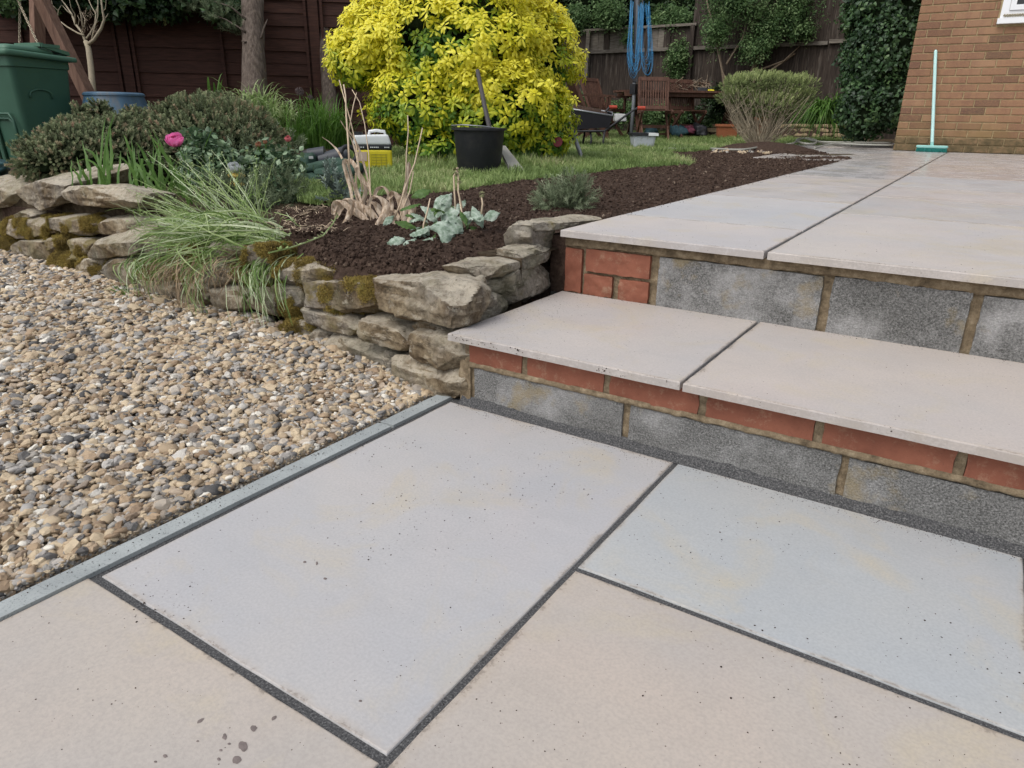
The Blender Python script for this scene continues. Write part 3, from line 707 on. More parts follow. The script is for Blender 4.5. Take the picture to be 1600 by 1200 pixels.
# kerb
kb=thing('edging_kerb','narrow blue grey concrete edging between gravel and patio','kerb',(-.04,-.5,0))
for y0,y1 in((-.205,.035),(-1.12,-.209),(-2.03,-1.124),(-2.9,-2.034)):
    bb=lump_mesh([(-.057,y0,.004),(-.0155,y0,.005),(-.0155,y0,-.05),(-.057,y0,-.05),(-.057,y1,.004),(-.0155,y1,.005),(-.0155,y1,-.05),(-.057,y1,-.05)],(4,4,40),.03,.0009,20,y0,.3)
    bb.build('kerb_stone',M_kerb,kb,auto=R(28))
# ------------------------------------------------------------------ steps
st=thing('garden_steps','two garden steps of red brick and concrete block with pale slab treads','steps',(0,0,0))
b=MB(); b.box((.03,.026,-.03),(2.6,.56,.1635)); b.build('step_core',M_mortar,st)
b=MB(); b.box((.0,.578,.12),(2.6,.9,.352)); b.build('riser_core',M_mortar,st)
# mortar bedding squeezed out beneath the slabs, ragged lower edge
def ragged(x0,x1,y,zt,zb,amp,m,name,parent,fr=18,dep=.02,sl=.004):
    b=MB(); n=int((x1-x0)/.008); rows=5
    for i in range(n+1):
        x=x0+(x1-x0)*i/n; e=zb+amp*noise.fractal(Vector((x*fr,zt*9,0)),1,2,3)
        for j in range(rows+1):
            t=j/rows; z=zt+(e-zt)*t; d=math.sin(t*math.pi)*.004+noise.noise(Vector((x*60,z*60,1)))*.0025
            b.v.append((x,y-d-(sl if j<rows else -dep),z))
    for i in range(n):
        for j in range(rows):
            k=i*(rows+1)+j; b.f.append((k,k+1,k+rows+2,k+rows+1))
    b.build(name,m,parent,smooth=True)
ragged(.005,2.5,.5735,.3565,.324,.009,M_mortar,'bedding_mortar',st)
# lower riser bricks
xs=[-.018,.199,.215,.417,.432,.636,.652,.865,.881,1.099,1.114,1.335,1.35,1.57,1.585,1.8,1.815,2.04]
xs[0]=.043
for i in range(0,len(xs),2):
    lump_mesh(box8(xs[i],xs[i+1],.018,.11,.113,.17),(30,8,4),.04,.0022,35,i,.4).build('brick',M_brick,st,auto=R(50))
# lower blocks
for i,(x0,x1) in enumerate(((.058,.468),(.484,.921),(.934,1.37),(1.385,1.82),(1.835,2.27))):
    lump_mesh(box8(x0,x1,.0195,.11,-.02,.101-.002*i%3),(34,8,4),.02,.0014,40,i+3,.5).build('concrete_block',M_block,st,auto=R(50))
ragged(.043,2.3,.0225,.114,.097,.004,M_mortar,'joint_mortar',st,30)
for i in range(1,len(xs)-1,2):
    b=MB(); b.box((xs[i]-.001,.0215,.1125),(xs[i+1]+.001,.05,.1685)); b.build('upright_joint',M_mortar,st)
b=MB(); b.box((.03,.021,-.01),(.0435,.05,.168)); b.build('upright_joint',M_mortar,st)
# dark haunch along the foot of the step
b=MB(); n=260
for i in range(n+1):
    x=.02+2.4*i/n
    h=.019+.007*noise.noise(Vector((x*5,0,0)))+.004*noise.noise(Vector((x*30,0,0)))-.008*max(0,x-.9)
    for j in range(6):
        t=j/5; w_=noise.noise(Vector((x*70,t*5,2)))*.002
        b.v.append((x,-.002+.024*t,-.001+(h*t**1.25)+w_*(0<j)))
for i in range(n):
    for j in range(5): k=i*6+j; b.f.append((k,k+6,k+7,k+1))
b.build('mortar_haunch',M_joint,st,smooth=True)
# upper riser bricks and blocks
for i,(x0,x1,z0,z1) in enumerate(((.008,.064,.19,.322),(.076,.284,.259,.326),(.074,.168,.187,.250),(.190,.284,.187,.249))):
    lump_mesh(box8(x0,x1,.566,.66,z0,z1),(24,14,4),.05,.0024,35,i+11,.4).build('brick',M_brick,st,auto=R(50))
for i,(x0,x1) in enumerate(((.309,.749),(.772,1.070),(1.092,1.53),(1.55,1.99),(2.01,2.45))):
    lump_mesh(box8(x0,x1,.567,.66,.18,.327+.003*(i%2)),(36,12,4),.03,.0022,35,i+23,.6).build('concrete_block',M_block,st,auto=R(50))
# treads
slab('tread_slab',.0,.600,-.010,.568,.187,.018,st,(.465,.43,.405))
slab('tread_slab',.608,1.512,-.012,.568,.187,.018,st,(.465,.425,.395))
slab('tread_slab',1.520,2.42,-.010,.568,.187,.018,st,(.46,.42,.39))
b=MB(); b.box((.02,.03,.165),(2.4,.567,.181)); b.build('joint_mortar',M_joint,st)
# ------------------------------------------------------------------ terrace
te=thing('terrace','raised sandstone terrace leading to the brick house',None,(0,0,0),kind='structure')
HY=7.9
b=MB()
for (x0,x1,y0,y1) in ((.02,5,.61,HY+.2),(-.91,.02,5.86,HY+3),(-1.82,-.91,7.37,HY+3)):
    o_=-.006 if x0>0 else -.042
    b.add([(x0,y0,terr(y0)+o_),(x1,y0,terr(y0)+o_),(x1,y1,terr(y1)+o_),(x0,y1,terr(y1)+o_),(x0,y0,.30),(x1,y0,.30),(x1,y1,.30),(x0,y1,.30)],[(0,1,2,3),(0,4,5,1),(1,5,6,2),(2,6,7,3),(3,7,4,0)])
b.build('joint_mortar',M_joint,te)
TC=[WHI,(.475,.448,.43),(.48,.458,.448),(.455,.447,.445),(.475,.443,.42),(.47,.452,.442),WHI,(.46,.443,.432),(.47,.443,.425),(.475,.437,.41)]
def col_(x0,x1,ys,k):
    for i,(y0,y1) in enumerate(zip(ys,ys[1:])):
        o=slab('paving_slab',x0,x1,y0+(.003 if i else 0),y1-.003,terr((y0+y1)/2),.02,te,TC[(i*3+k)%len(TC)],slope=.005)
        if y0>1.4: o.data.materials[0]=M_slabwet if y0>3 else M_slabdamp
col_(0,.600,[.54,.985,1.87,2.73,3.35,4.25,4.85,5.75,6.35,7.25,HY-.004],0)
col_(.610,1.51,[.54,1.52,2.26,2.86,3.76,4.36,5.26,5.86,6.76,7.36,HY-.004],4)
col_(1.518,2.42,[.54,1.14,1.74,2.6,3.2,4.1,4.7,5.6,6.2,7.1,HY-.004],6)
col_(2.428,3.03,[.54,1.44,2.04,2.9,3.5,4.4,5.0,5.9,6.5,7.4,HY-.004],2)
col_(3.038,3.93,[.54,1.14,2.04,2.64,3.5,4.4,5.0,5.9,6.5,7.4,HY-.004],1)
for i,(x0,x1) in enumerate(((-.908,-.006),(-1.815,-.914),(-2.72,-1.821))):
    for j,(y0,y1) in enumerate(((5.86,6.46),(6.466,7.36),(7.366,7.96),(7.966,8.86),(8.866,9.5),(9.506,10.4))):
        if x0<-2 or (x0<-1 and y0<7.3): continue
        slab('paving_slab',x0,x1,y0,y1,G((y0+y1)/2)+.014,.02,te,TC[(i*3+j)%10],slope=.005).data.materials[0]=M_slabwet
# ------------------------------------------------------------------ stone wall
dw=thing('dry_stone_wall','low mossy dry stone retaining wall between gravel and flower bed','stone wall',(-1,.2,0))
mossfaces=[]
def stone(q,yf=None,xf=None,d=.18,moss=.35,seg=(26,15,11),rnd=.12,amp=.0065,raise_=0,fr=12,shear=0):
    i=len([c for c in dw.children]); 
    if yf is not None:
        ys=yf if hasattr(yf,'__len__') else (yf,)*4
        fr_=[pY(px,py,y) for (px,py),y in zip(q,ys)]
        bk=[p+Vector((shear,d,raise_)) for p in fr_]
    else:
        fr_=[pX(px,py,xf) for (px,py) in q]
        bk=[p+Vector((-d,shear,raise_)) for p in fr_]
    c0=sum(fr_,Vector())/4; fr_=[c0+(p-c0)*1.05 for p in fr_]; c1_=sum(bk,Vector())/4; bk=[c1_+(p-c1_)*1.05 for p in bk]
    bb=lump_mesh(fr_+bk,seg,rnd,amp,fr,i,1.0)
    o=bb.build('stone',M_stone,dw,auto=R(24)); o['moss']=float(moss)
    if moss>.55: mossfaces.append((o,moss))
    return o
FR=dict(seg=(42,24,20))
stone([(583,436),(712,446),(716,517),(592,500)],(.055,.02,.015,.05),d=.17,moss=.15,**FR,amp=.007,rnd=.22)
stone([(478,442),(584,438),(587,499),(480,484)],.085,d=.14,moss=.75,**FR)
stone([(424,412),(527,418),(508,458),(421,444)],.12,d=.12,moss=.95,**FR,rnd=.45)
stone([(412,446),(468,452),(472,497),(416,490)],.13,d=.12,moss=.9,rnd=.5)
stone([(466,478),(556,500),(558,531),(478,510)],.09,d=.15,moss=.5,rnd=.3)
stone([(556,499),(640,521),(640,556),(557,531)],.05,d=.15,moss=.15,rnd=.3,**FR)
stone([(500,518),(600,553),(606,612),(502,575)],.07,d=.15,moss=.2,**FR)
stone([(434,504),(484,508),(492,545),(438,534)],.11,d=.12,moss=.95,rnd=.5)
stone([(482,512),(508,518),(510,565),(486,548)],.10,d=.1,moss=.5)
stone([(638,518),(730,532),(728,590),(646,568)],(.03,.004,.004,.03),d=.15,moss=.25,**FR)
stone([(614,560),(722,584),(718,634),(614,612)],(.03,-.004,-.004,.03),d=.14,moss=.3,**FR,rnd=.2)
stone([(596,548),(618,556),(616,606),(600,600)],.08,d=.1,moss=.1)
stone([(640,498),(716,516),(722,540),(650,528)],.07,d=.12,moss=0.)
# return beside the tread
stone([(745,417),(818,404),(818,426),(757,442)],xf=-.03,d=.13,moss=.05,amp=.006,**FR,rnd=.2)
stone([(752,441),(802,434),(803,455),(757,462)],xf=-.045,d=.15,moss=.1)
stone([(738,466),(800,452),(801,492),(739,512)],xf=-.028,d=.14,moss=.15,**FR)
stone([(800,425),(868,410),(868,458),(798,486)],xf=-.022,d=.16,moss=.35,**FR)
stone([(817,393),(869,382),(869,408),(820,420)],xf=-.022,d=.10,moss=.05,**FR,rnd=.2)
stone([(823,352),(870,348),(869,392),(832,400)],xf=-.05,d=.09,moss=.2)
stone([(838,350),(948,336),(930,354),(852,364)],xf=-.025,d=.09,moss=.45,**FR,rnd=.25)
stone([(776,380),(808,378),(806,397),(772,398)],xf=-.2,d=.06,moss=0,rnd=.6,seg=(8,8,6),amp=.01)
# left run
stone([(22,288),(99,281),(96,323),(38,335)],.28,d=.33,moss=.05,raise_=.06,**FR,amp=.008)
stone([(90,289),(205,296),(206,330),(99,322)],(.27,.25,.25,.27),d=.2,moss=.05,**FR,amp=.008,rnd=.22)
stone([(-60,284),(30,288),(27,322),(-60,330)],.32,d=.3,moss=.5,raise_=.04,**FR)
stone([(21,328),(50,332),(47,347),(22,345)],.27,d=.12,moss=0)
stone([(-8,347),(75,343),(78,372),(-8,378)],.25,d=.17,moss=.9,raise_=.03,**FR)
stone([(70,342),(143,346),(143,373),(76,364)],.25,d=.15,moss=.7,raise_=.02)
stone([(134,346),(222,340),(218,372),(140,364)],.27,d=.25,moss=.25,raise_=.02)
stone([(132,381),(216,364),(217,407),(137,405)],(.17,.15,.17,.18),d=.26,moss=.45,raise_=.05,**FR,rnd=.22)
stone([(58,371),(101,371),(99,397),(62,394)],.235,d=.14,moss=.6)
stone([(100,373),(138,377),(136,400),(102,398)],.22,d=.13,moss=.95,rnd=.5)
stone([(68,396),(114,397),(114,428),(70,422)],.20,d=.13,moss=.95,rnd=.5)
stone([(110,407),(157,404),(157,445),(111,440)],.19,d=.14,moss=.7,rnd=.5)
stone([(16,376),(64,379),(70,417),(17,402)],.22,d=.14,moss=.5)
stone([(-42,376),(18,378),(19,415),(-40,412)],.24,d=.14,moss=.7)
stone([(155,407),(207,404),(207,456),(156,448)],.18,d=.14,moss=.3)
stone([(-120,340),(-40,344),(-42,380),(-120,384)],.27,d=.15,moss=.7)
stone([(-120,382),(-42,380),(-42,412),(-120,410)],.25,d=.15,moss=.5)
stone([(-130,296),(-50,298),(-50,340),(-125,338)],.33,d=.2,moss=.3)
for k,(x0,x1) in enumerate(((205,262),(262,322),(320,372),(372,424))):
    t=(x0-205)/220; z=lambda x,y:(x,y+(x-205)*.07)
    stone([z(x0,372),z(x1,372),z(x1,404),z(x0,404)],.19-.04*t,d=.16,moss=.8 if k%2 else .4)
    stone([z(x0-12,405),z(x1-12,405),z(x1-12,438),z(x0-12,438)],.175-.04*t,d=.14,moss=.6 if k%2==0 else .85)
    stone([z(x0+4,439),z(x1+4,441),z(x1+4,480),z(x0+4,476)],.165-.05*t,d=.14,moss=.35)
stone([(-120,408),(20,400),(20,436),(-120,436)],.26,d=.12,moss=.9,rnd=.5)
# earth packing behind the stones
cp=[(-5.2,.50),(-3.2,.36),(-1.7,.30),(-.9,.27),(-.5,.20),(-.28,.14),(-.08,.13),(-.10,.5),(-.06,.6)]
b=MB()
for (x0,y0),(x1,y1) in zip(cp,cp[1:]):
    n=len(b.v); zt=.295
    b.add([(x0,y0,-.06),(x1,y1,-.06),(x1,y1,zt-.06),(x0,y0,zt-.06),(x1-.0,y1+.25,zt+.02),(x0-.0,y0+.25,zt+.02)],[(0,1,2,3),(3,2,4,5)])
b.build('earth_packing',M_soil,dw)
lump_mesh(box8(-.05,.006,.576,.66,.17,.352),(8,6,20),.2,.008,18,3,.5).build('corner_mortar_gap',M_soil,dw,auto=R(40))  # solid lump in dark soil colour, painted as the shaded gap beside the brick
lump_mesh(box8(.012,.046,.020,.09,-.02,.112),(8,8,8),.2,.008,18,5,.5).build('corner_mortar_gap',M_mortar,dw,auto=R(40))
# moss cushions
P=[];Rr=[];S=[];T=[]
for o,ms in mossfaces:
    me=o.data; L=Vector(); rng=random.Random(len(me.vertices)+int(ms*100))
    for p in me.polygons:
        c_=p.center
        for _ in range(max(1,int(p.area*90000*ms))):
            vs_=[me.vertices[k].co for k in p.vertices]; a_,b_=random.random(),random.random()
            q=vs_[0].lerp(vs_[1],a_).lerp(vs_[3].lerp(vs_[2],a_),b_)
            if noise.noise(q*9+Vector((4,4,4)))+.35*noise.noise(q*28)<.50-.46*ms: continue
            if p.normal.y>.3: continue
            P.append(q.copy()); Rr.append(eul((p.normal+Vector((U(-.4,.4),U(-.4,.4),U(0,.6)))).normalized())); S.append(U(.55,1.25)); T.append(max(0,min(1,.5+.5*noise.noise(q*14)+U(-.3,.3))))
print('moss',len(P))
scatter('moss',P,Rr,S,T,MOS,dw,label='ochre and green moss cushions')

# ================================================================== HOUSE
hc=pY(1395,235,HY); hz=hc.z; hx=hc.x
house=thing('brick_house','corner of a brown brick house with white framed window','house',(hx,HY,hz-.01))
b=MB(); b.box((hx+.004,HY+.012,hz-.06),(5.99,HY+6,hz+3.19)); b.build('wall_core',M_hmort,house)
b=MB(); b.box((hx+.001,HY+.08,hz-.06),(hx+.02,HY+6.01,hz+3.195)); b.build('brickwork',M_hwall,house)
CO=.0752
def brick_row(row,y,m,nm,x0,h=.0645,proud=0):
    z0=hz+.004+row*CO; off=(.1125 if row%2 else 0)+[0,.06,.02,-.03,.05][row%5]*.0
    x=x0; first=.1025 if row%2 else .215
    i=0
    while x<x0+ (1.9 if row<28 else 1.9):
        L=first if i==0 else .215
        d=U(-.0018,.0018)-proud
        bb=cbox(x,x+L,y+d,y+.06,z0+U(-.001,.001),z0+h+U(-.001,.001),.004)
        o=bb.build(nm,m,house); x+=L+.0105; i+=1
wn=pY(1558,38,HY)   # lower left corner of the window
nrows=29
for row in range(nrows):
    if row<2: brick_row(row,HY-.004,M_plinth,'plinth_brick',hx)
    else:
        z0=hz+.004+row*CO
        if z0+.06>wn.z-.0:   # beside the window: bricks only left of it
            x=hx; first=.1025 if row%2 else .215; i=0
            while x<wn.x-.005:
                L=first if i==0 else .215
                x1=min(x+L,wn.x-.008)
                cbox(x,x1,HY+.003+U(-.0015,.0015),HY+.07,z0,z0+.0645,.004).build('brick',M_hbrick,house); x=x+L+.0105; i+=1
        else: brick_row(row,HY+.003,M_hbrick,'brick',hx)
# rest of the wall outside the picture
b=MB(); b.box((hx+1.93,HY+.004,hz-.02),(6,HY+.03,wn.z-.02)); b.build('brickwork',M_hwall,house)
b=MB(); b.box((wn.x+1.32,HY+.004,wn.z-.018),(6,HY+.03,hz+3.2)); b.box((wn.x-.3,HY+.014,wn.z+1.07),(wn.x+1.318,HY+.03,hz+3.2)); b.build('brickwork',M_hwall,house)
win=thing('window','',None,(0,0,0)); del win['label']; win.parent=house; win.location=-house.location
W0,W1,Z0,Z1=wn.x,wn.x+1.3,wn.z,wn.z+1.05
fr=MB()
for (x0,x1,z0,z1) in ((W0+.01,W0+.075,Z0+.05,Z1),(W1-.07,W1,Z0+.05,Z1),(W0+.075,W1-.07,Z0+.05,Z0+.115),(W0+.075,W1-.07,Z1-.07,Z1)): fr.box((x0,HY-.02,z0),(x1,HY+.05,z1))
def sub(mb,nm,m): 
    o=obj(nm,mb.mesh(nm,m,False)); o.parent=win; return o
sub(fr,'outer_frame',M_upvc)
f2=MB()
for (x0,x1,z0,z1) in ((W0+.078,W0+.125,Z0+.118,Z1-.073),(W1-.12,W1-.073,Z0+.118,Z1-.073),(W0+.125,W1-.12,Z0+.118,Z0+.165),(W0+.125,W1-.12,Z1-.12,Z1-.073)): f2.box((x0,HY-.033,z0),(x1,HY+.03,z1))
sub(f2,'sash',M_upvc)
g=MB(); g.box((W0+.12,HY+.005,Z0+.16),(W1-.11,HY+.012,Z1-.11)); sub(g,'pane',M_glass)
s=MB(); s.box((W0-.005,HY-.055,Z0),(W1+.02,HY+.03,Z0+.048)); sub(s,'sill',M_upvc)
d=MB(); 
for i in range(26):
    x=W0+.04+i*.007; d.lathe((x,HY-.026,Z0+.072+.010*math.sin(i*2.1)),[(0,-.006),(.006,-.003),(.007,.002),(0,.007)],7)
sub(d,'dirt_patch',M_sill_dirt)

# ------------------------------------------------------------------ broom, stood on its head against the wall
bb0=pG(1453,240)
by=HY-.12; bz=terr(by)
hl=pY(1429,241,by); hr=pY(1479,242,by)
br=thing('broom','pale teal plastic broom standing upright against the brick wall','broom',((hl.x+hr.x)/2,by,bz))
cx=(hl.x+hr.x)/2; hw=(hr.x-hl.x)/2
b=MB(); b.v=[]; 
b=lump_mesh(box8(cx-hw,cx+hw,by-.032,by+.032,bz+.040,bz+.068),(16,4,6),.3,.0005,5,1,0); b.build('head',M_broomhead,br,smooth=True)
b=MB()
for i in range(46):
    for j in range(7):
        x=cx-hw+.012+i*(2*hw-.024)/45; y=by-.026+j*.0087
        b.bar((x,y,bz+.042),(x+U(-.004,.004)+(i-22)*.0002,y+U(-.004,.004)+(j-3)*.002,bz+.002),.005,.005)
b.build('bristles',M_bristle,br)
tp=pY(1462,80,HY-.02)
b=MB(); p0=Vector((cx-.0,by,bz+.05)); b.tube([p0,p0.lerp(tp,.5),tp],[.016,.016,.016],12); b.tube([tp,tp+(tp-p0).normalized()*.012],[.016,.009],12)
b.build('handle',M_broom,br,smooth=False,auto=R(40))
b=MB(); b.tube([p0-Vector((0,0,.01)),p0.lerp(tp,.055)],[.021,.016],12); b.build('socket',M_broomhead,br,auto=R(40))

# ================================================================== FENCES
fd=(AR*.95+Vector((AF.x,AF.y,0)).normalized()*.16); fd.z=0; fd.normalize()
p0=pD(207,140,7.55); fo=Vector((p0.x,p0.y,0))
fn=Vector((-fd.y,fd.x,0))
def FP(s_,z,o=0): q=fo+fd*s_+fn*o; return Vector((q.x,q.y,z))
lf=thing('panel_fence','dark brown stained overlapping board fence behind the left shrubs','fence',(fo.x,fo.y,.35))
H=2.25
for k in range(-2,3):
    s0=k*1.93
    b=MB(); b.bar(FP(s0,.2),FP(s0,H+.05),.10,.10,up=fd); b.build('post',M_waney,lf)
    if k==2: break
    for j in range(15):
        z=.36+j*.122; b=MB(); n=10; wv=U(0,9)
        for i in range(n+1):
            t=i/n; s_=s0+.05+t*1.83; wob=.010*noise.noise(Vector((s_*2.2,wv,0)))
            o=-.012+.006*(j%2)
            b.v+= [tuple(FP(s_,z+.150,o+.006)),tuple(FP(s_,z-.008+wob,o-.012)),tuple(FP(s_,z-.008+wob,o-.003)),tuple(FP(s_,z+.150,o+.014))]
        for i in range(n):
            for q in range(4): b.f.append((i*4+q,i*4+(q+1)%4,(i+1)*4+(q+1)%4,(i+1)*4+q))
        b.build('board',M_waney,lf)
    for s_ in (s0+.085,s0+.965,s0+1.845):
        b=MB(); b.bar(FP(s_,.36,-.035),FP(s_,H,-.035),.038,.028,up=fd); b.build('batten',M_waney,lf)
# right fence: feather edge boards
fa=pD(790,100,14.4); fb=pD(1470,60,10.4); fa.z=fb.z=0
rd=(fb-fa).normalized(); rn=Vector((-rd.y,rd.x,0)); rl=(fb-fa).length
def RP(s_,z,o=0): q=fa+rd*s_+rn*o; return Vector((q.x,q.y,z))
def hitR(px,py):
    d=ray(px,py); M_=Matrix(((d.x,-rd.x),(d.y,-rd.y))); v=M_.inverted()@Vector((fa.x-CAM.x,fa.y-CAM.y)); return v.y,CAM.z+d.z*v.x
rf=thing('board_fence','weathered dark vertical board fence behind the garden table','fence',(fa.x,fa.y,.4))
sA,zcap=hitR(900,50); sB,zr1=hitR(920,82); sC,zr2=hitR(1340,50); sS,_=hitR(1082,40)
s_=0; zc=zcap+.0
i=0
while s_<rl:
    w_=.118; z1=(zcap if s_<sS else zcap+.75)
    # each board is a wedge, thick edge over the thin edge of the next
    b=MB(); j=U(-.006,.006)
    vs=[RP(s_,.3,0),RP(s_+w_+.02,.3,.012),RP(s_+w_+.02,.3,.02),RP(s_,.3,.018)]
    z1+=U(-.012,.012)
    vs=[RP(s_,.3,-.018),RP(s_+w_+.015,.3,-.004),RP(s_+w_+.015,.3,.004),RP(s_,.3,.004)]
    vs=vs+[Vector((v.x+j*.3,v.y,z1)) for v in vs]
    b.add(vs,[(3,2,1,0),(4,5,6,7),(0,1,5,4),(1,2,6,5),(2,3,7,6),(3,0,4,7)]); b.build('board',M_oldfence,rf); s_+=w_; i+=1
def rail(sa,sb,za,zb,h,d,m=M_rail,o=-.045): 
    b=MB(); b.bar(RP(sa,za,o),RP(sb,zb,o),d,h); return b.build('rail',m,rf)
rail(0,sS+.1,zcap+.01,zcap+.01,.04,.09)
rail(sB-.2,sC-(.4),zr1,zr1,.055,.06); rail(sC-.38,rl,zr1+.02,zr1+.02,.055,.06)
rail(sS,rl,zcap+.78,zcap+.78,.045,.09)
rail(0,rl,.75,.75,.07,.05,M_oldfence)
for px in(917,1012,1080,1190):
    s_,_z=hitR(px,100); b=MB(); b.bar(RP(s_,.3,-.06),RP(s_+(.05 if px==917 else 0),(zcap if px<1090 else zcap+.75),-.06),.075,.075,up=rd); b.build('post',M_rail if px in(917,) else M_oldfence,rf)
s_=hitR(925,60)[0]; sE=hitR(1046,60)[0]
while s_<sE:
    b=MB(); w_=U(.09,.12); b.bar(RP(s_,zr1+.02,-.035),RP(s_,zcap-.02,-.035),w_-.006,.012,up=rn); b.build('board',M_rail if U(0,1)<.6 else M_oldfence,rf); s_+=w_
# fence return that closes the garden behind the yellow bush
ff=thing('far_fence','dark shaded fence seen between the tree trunks','fence',(0,0,0))
q0=FP(3.90,.2); q1=Vector((fa.x,fa.y,.2))
dd_=(q1-q0); nb=int(dd_.length/.15)
for i in range(nb):
    a0=q0+dd_*(i/nb); a1=q0+dd_*((i+.93)/nb); b=MB(); b.bar(a0.lerp(a1,.5)+Vector((0,0,.1)),a0.lerp(a1,.5)+Vector((0,0,1.75)),.14,.02,up=dd_.normalized()); b.build('board',M_oldfence,ff)

# ================================================================== BACK VEGETATION
def BS(k,L): return [(CAM+(Vector(p)-CAM)*k,(r[0]*k,r[1]*k,r[2]*k)) for p,r in L]
def shrub(name,label,cat,base,blobs,n,pc,size,cr=.72,group=None,coren='foliage_shade',**k):
    t=thing(name,label,cat,base,group=group)
    if cr: core('shade_core',blobs,cr,t)
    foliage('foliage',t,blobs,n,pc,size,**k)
    return t
def B(px,py,D,rx,ry,rz): return (pD(px,py,D),(rx,ry,rz))
shrub('ivy_hedge','dark leafy hedge hanging over the top of the brown panel fence','hedge',(fo.x,fo.y,2.2),
  [B(40,-30,6.9,.55,.3,.30),B(165,-24,7.0,.5,.25,.28),B(255,-16,7.1,.4,.25,.24),B(340,-10,7.3,.40,.25,.22),B(430,-30,7.8,.55,.3,.3),B(215,5,7.1,.2,.15,.12),B(255,10,7.1,.14,.12,.10),B(530,-60,8.8,.6,.3,.4),B(20,-10,6.6,.28,.2,.12),B(350,18,7.0,.22,.15,.10)],3600,IVY,1.0,.80,tlo=0,thi=1)
shrub('dark_evergreen','tall dark evergreen mass behind the yellow bush','evergreen tree',(fa.x,fa.y,.4),
  BS(1.18,[B(880,-20,12.6,.9,.6,1.0),B(800,10,12.2,.8,.6,.9),B(1000,-30,12.8,1.2,.6,.85),B(700,-30,12,1.0,.5,1.0),B(600,-40,11,.9,.5,.9),B(1100,-50,12.8,1.2,.6,.6),B(1060,0,12.6,.7,.5,.6),B(940,10,12.8,.8,.5,.6)]),5200,HED,1.7,.86,tlo=0,thi=.9,upmix=.6)
shrub('dark_evergreen','shaded evergreen behind the tree trunks left of the yellow bush','evergreen tree',pD(480,200,9.9),
  [B(480,-30,9.9,1.0,.4,.75),B(560,-10,10,.8,.4,.9)],1700,HED,1.3,.86,tlo=0,thi=.6)
shrub('climbing_rose','pale leaved climber tumbling over the fence beside the rotary clothes line','climber',pD(1050,200,11.3),
  BS(1.13,[B(950,22,11.2,.28,.2,.20),B(985,60,11.3,.10,.1,.1),B(1050,35,11.1,.32,.2,.22),B(1060,95,11.0,.16,.15,.28),B(900,30,11.3,.2,.15,.2)]),900,LTR,1.3,0,shell=.5,tlo=.2,thi=1)
# small-leaved tree in front of the right fence
lt=thing('small_leaved_tree','loose small leaved tree with bare slanting stems before the fence','tree',pG(1150,205))
b=MB(); 
tb=lt.location
for pl,r0 in (([(1150,215),(1155,150),(1180,100),(1210,55),(1235,10),(1250,-40)],.035),([(1140,212),(1130,120),(1120,60),(1105,5),(1100,-30)],.022),([(1160,210),(1190,120),(1240,85),(1300,62)],.02),([(1155,180),(1185,110),(1225,95),(1262,60)],.018),([(1135,100),(1160,60),(1175,0)],.014),([(1150,160),(1128,110),(1119,70)],.014),([(1210,55),(1260,20),(1300,0)],.013),([(1130,30),(1118,-10)],.015)):
    pts=[pD(x,y,11.5+.12*math.sin(i*2+x)) for i,(x,y) in enumerate(pl)]
    if pl[0][1]>200: pts[0].z=tb.z-.05
    b.tube(pts,[r0*1.15*(1-.6*i/(len(pts)-1)) for i in range(len(pts))],7)
b.build('trunk',M_twig,lt,smooth=True)
foliage('crown',lt,BS(1.19,[B(1150,5,9.5,.50,.4,.30),B(1120,50,9.5,.22,.25,.25),B(1240,20,9.5,.42,.35,.28),B(1250,50,9.4,.22,.2,.12),B(1320,-5,9.4,.45,.3,.28),B(1180,75,9.5,.22,.2,.18),B(1230,-20,9.5,.6,.4,.2),B(1200,45,9.5,.3,.3,.25)]),2700,LTR,1.0,shell=.6,tlo=.0,thi=1)
iv=thing('ivy_wall','thick dark ivy covering the fence beside the house corner','ivy',pG(1380,215))
ib=[B(1350,170,8.75,.30,.25,.35),B(1390,80,8.5,.42,.3,.45),B(1410,0,8.4,.5,.3,.5),B(1375,20,8.7,.4,.3,.35),B(1340,85,8.9,.2,.2,.25),B(1350,120,8.8,.25,.2,.3),B(1400,160,8.5,.25,.25,.3),B(1440,60,8.6,.3,.3,.9)]
core('shade_core',ib,.82,iv); foliage('foliage',iv,ib,4300,IVY,.80,shell=.14,tlo=0,thi=1,upmix=.2)
# low sandy stone edging wall behind the table and plants
sw=thing('low_stone_edging','low sandy stone edging wall behind the table and strap leaved plant','stone edging',pG(1240,218))
def eP(px,py): return pD(px,py,10.3+1.2*(1330-px)/215)
for r_,(yy,h) in enumerate(((214,6.2),(206.5,6.6),(199.5,5.6))):
    x=1115-(r_%2)*9
    while x<1330:
        w_=U(15,26); q=[eP(x,yy-h),eP(x+w_-1.2,yy-h+U(-.6,.6)),eP(x+w_-1.2,yy),eP(x,yy)]
        if not 1215<x<1225 or True:
            lump_mesh(q+[p+Vector((AF.x,AF.y,0))*.16 for p in q],(6,3,3),.25,.003,14,int(x)+r_,.8).build('stone',M_limb,sw,auto=R(40))
        x+=w_
b=MB(); q=[eP(1110,200),eP(1335,200),eP(1335,222),eP(1110,222)]; q=[p+Vector((AF.x,AF.y,0))*.05 for p in q]
b.add(q+[p+Vector((AF.x,AF.y,0))*1.6 for p in q],[(3,2,1,0),(0,1,5,4),(1,2,6,5),(3,0,4,7)]); b.build('soil_fill',M_soil,sw)
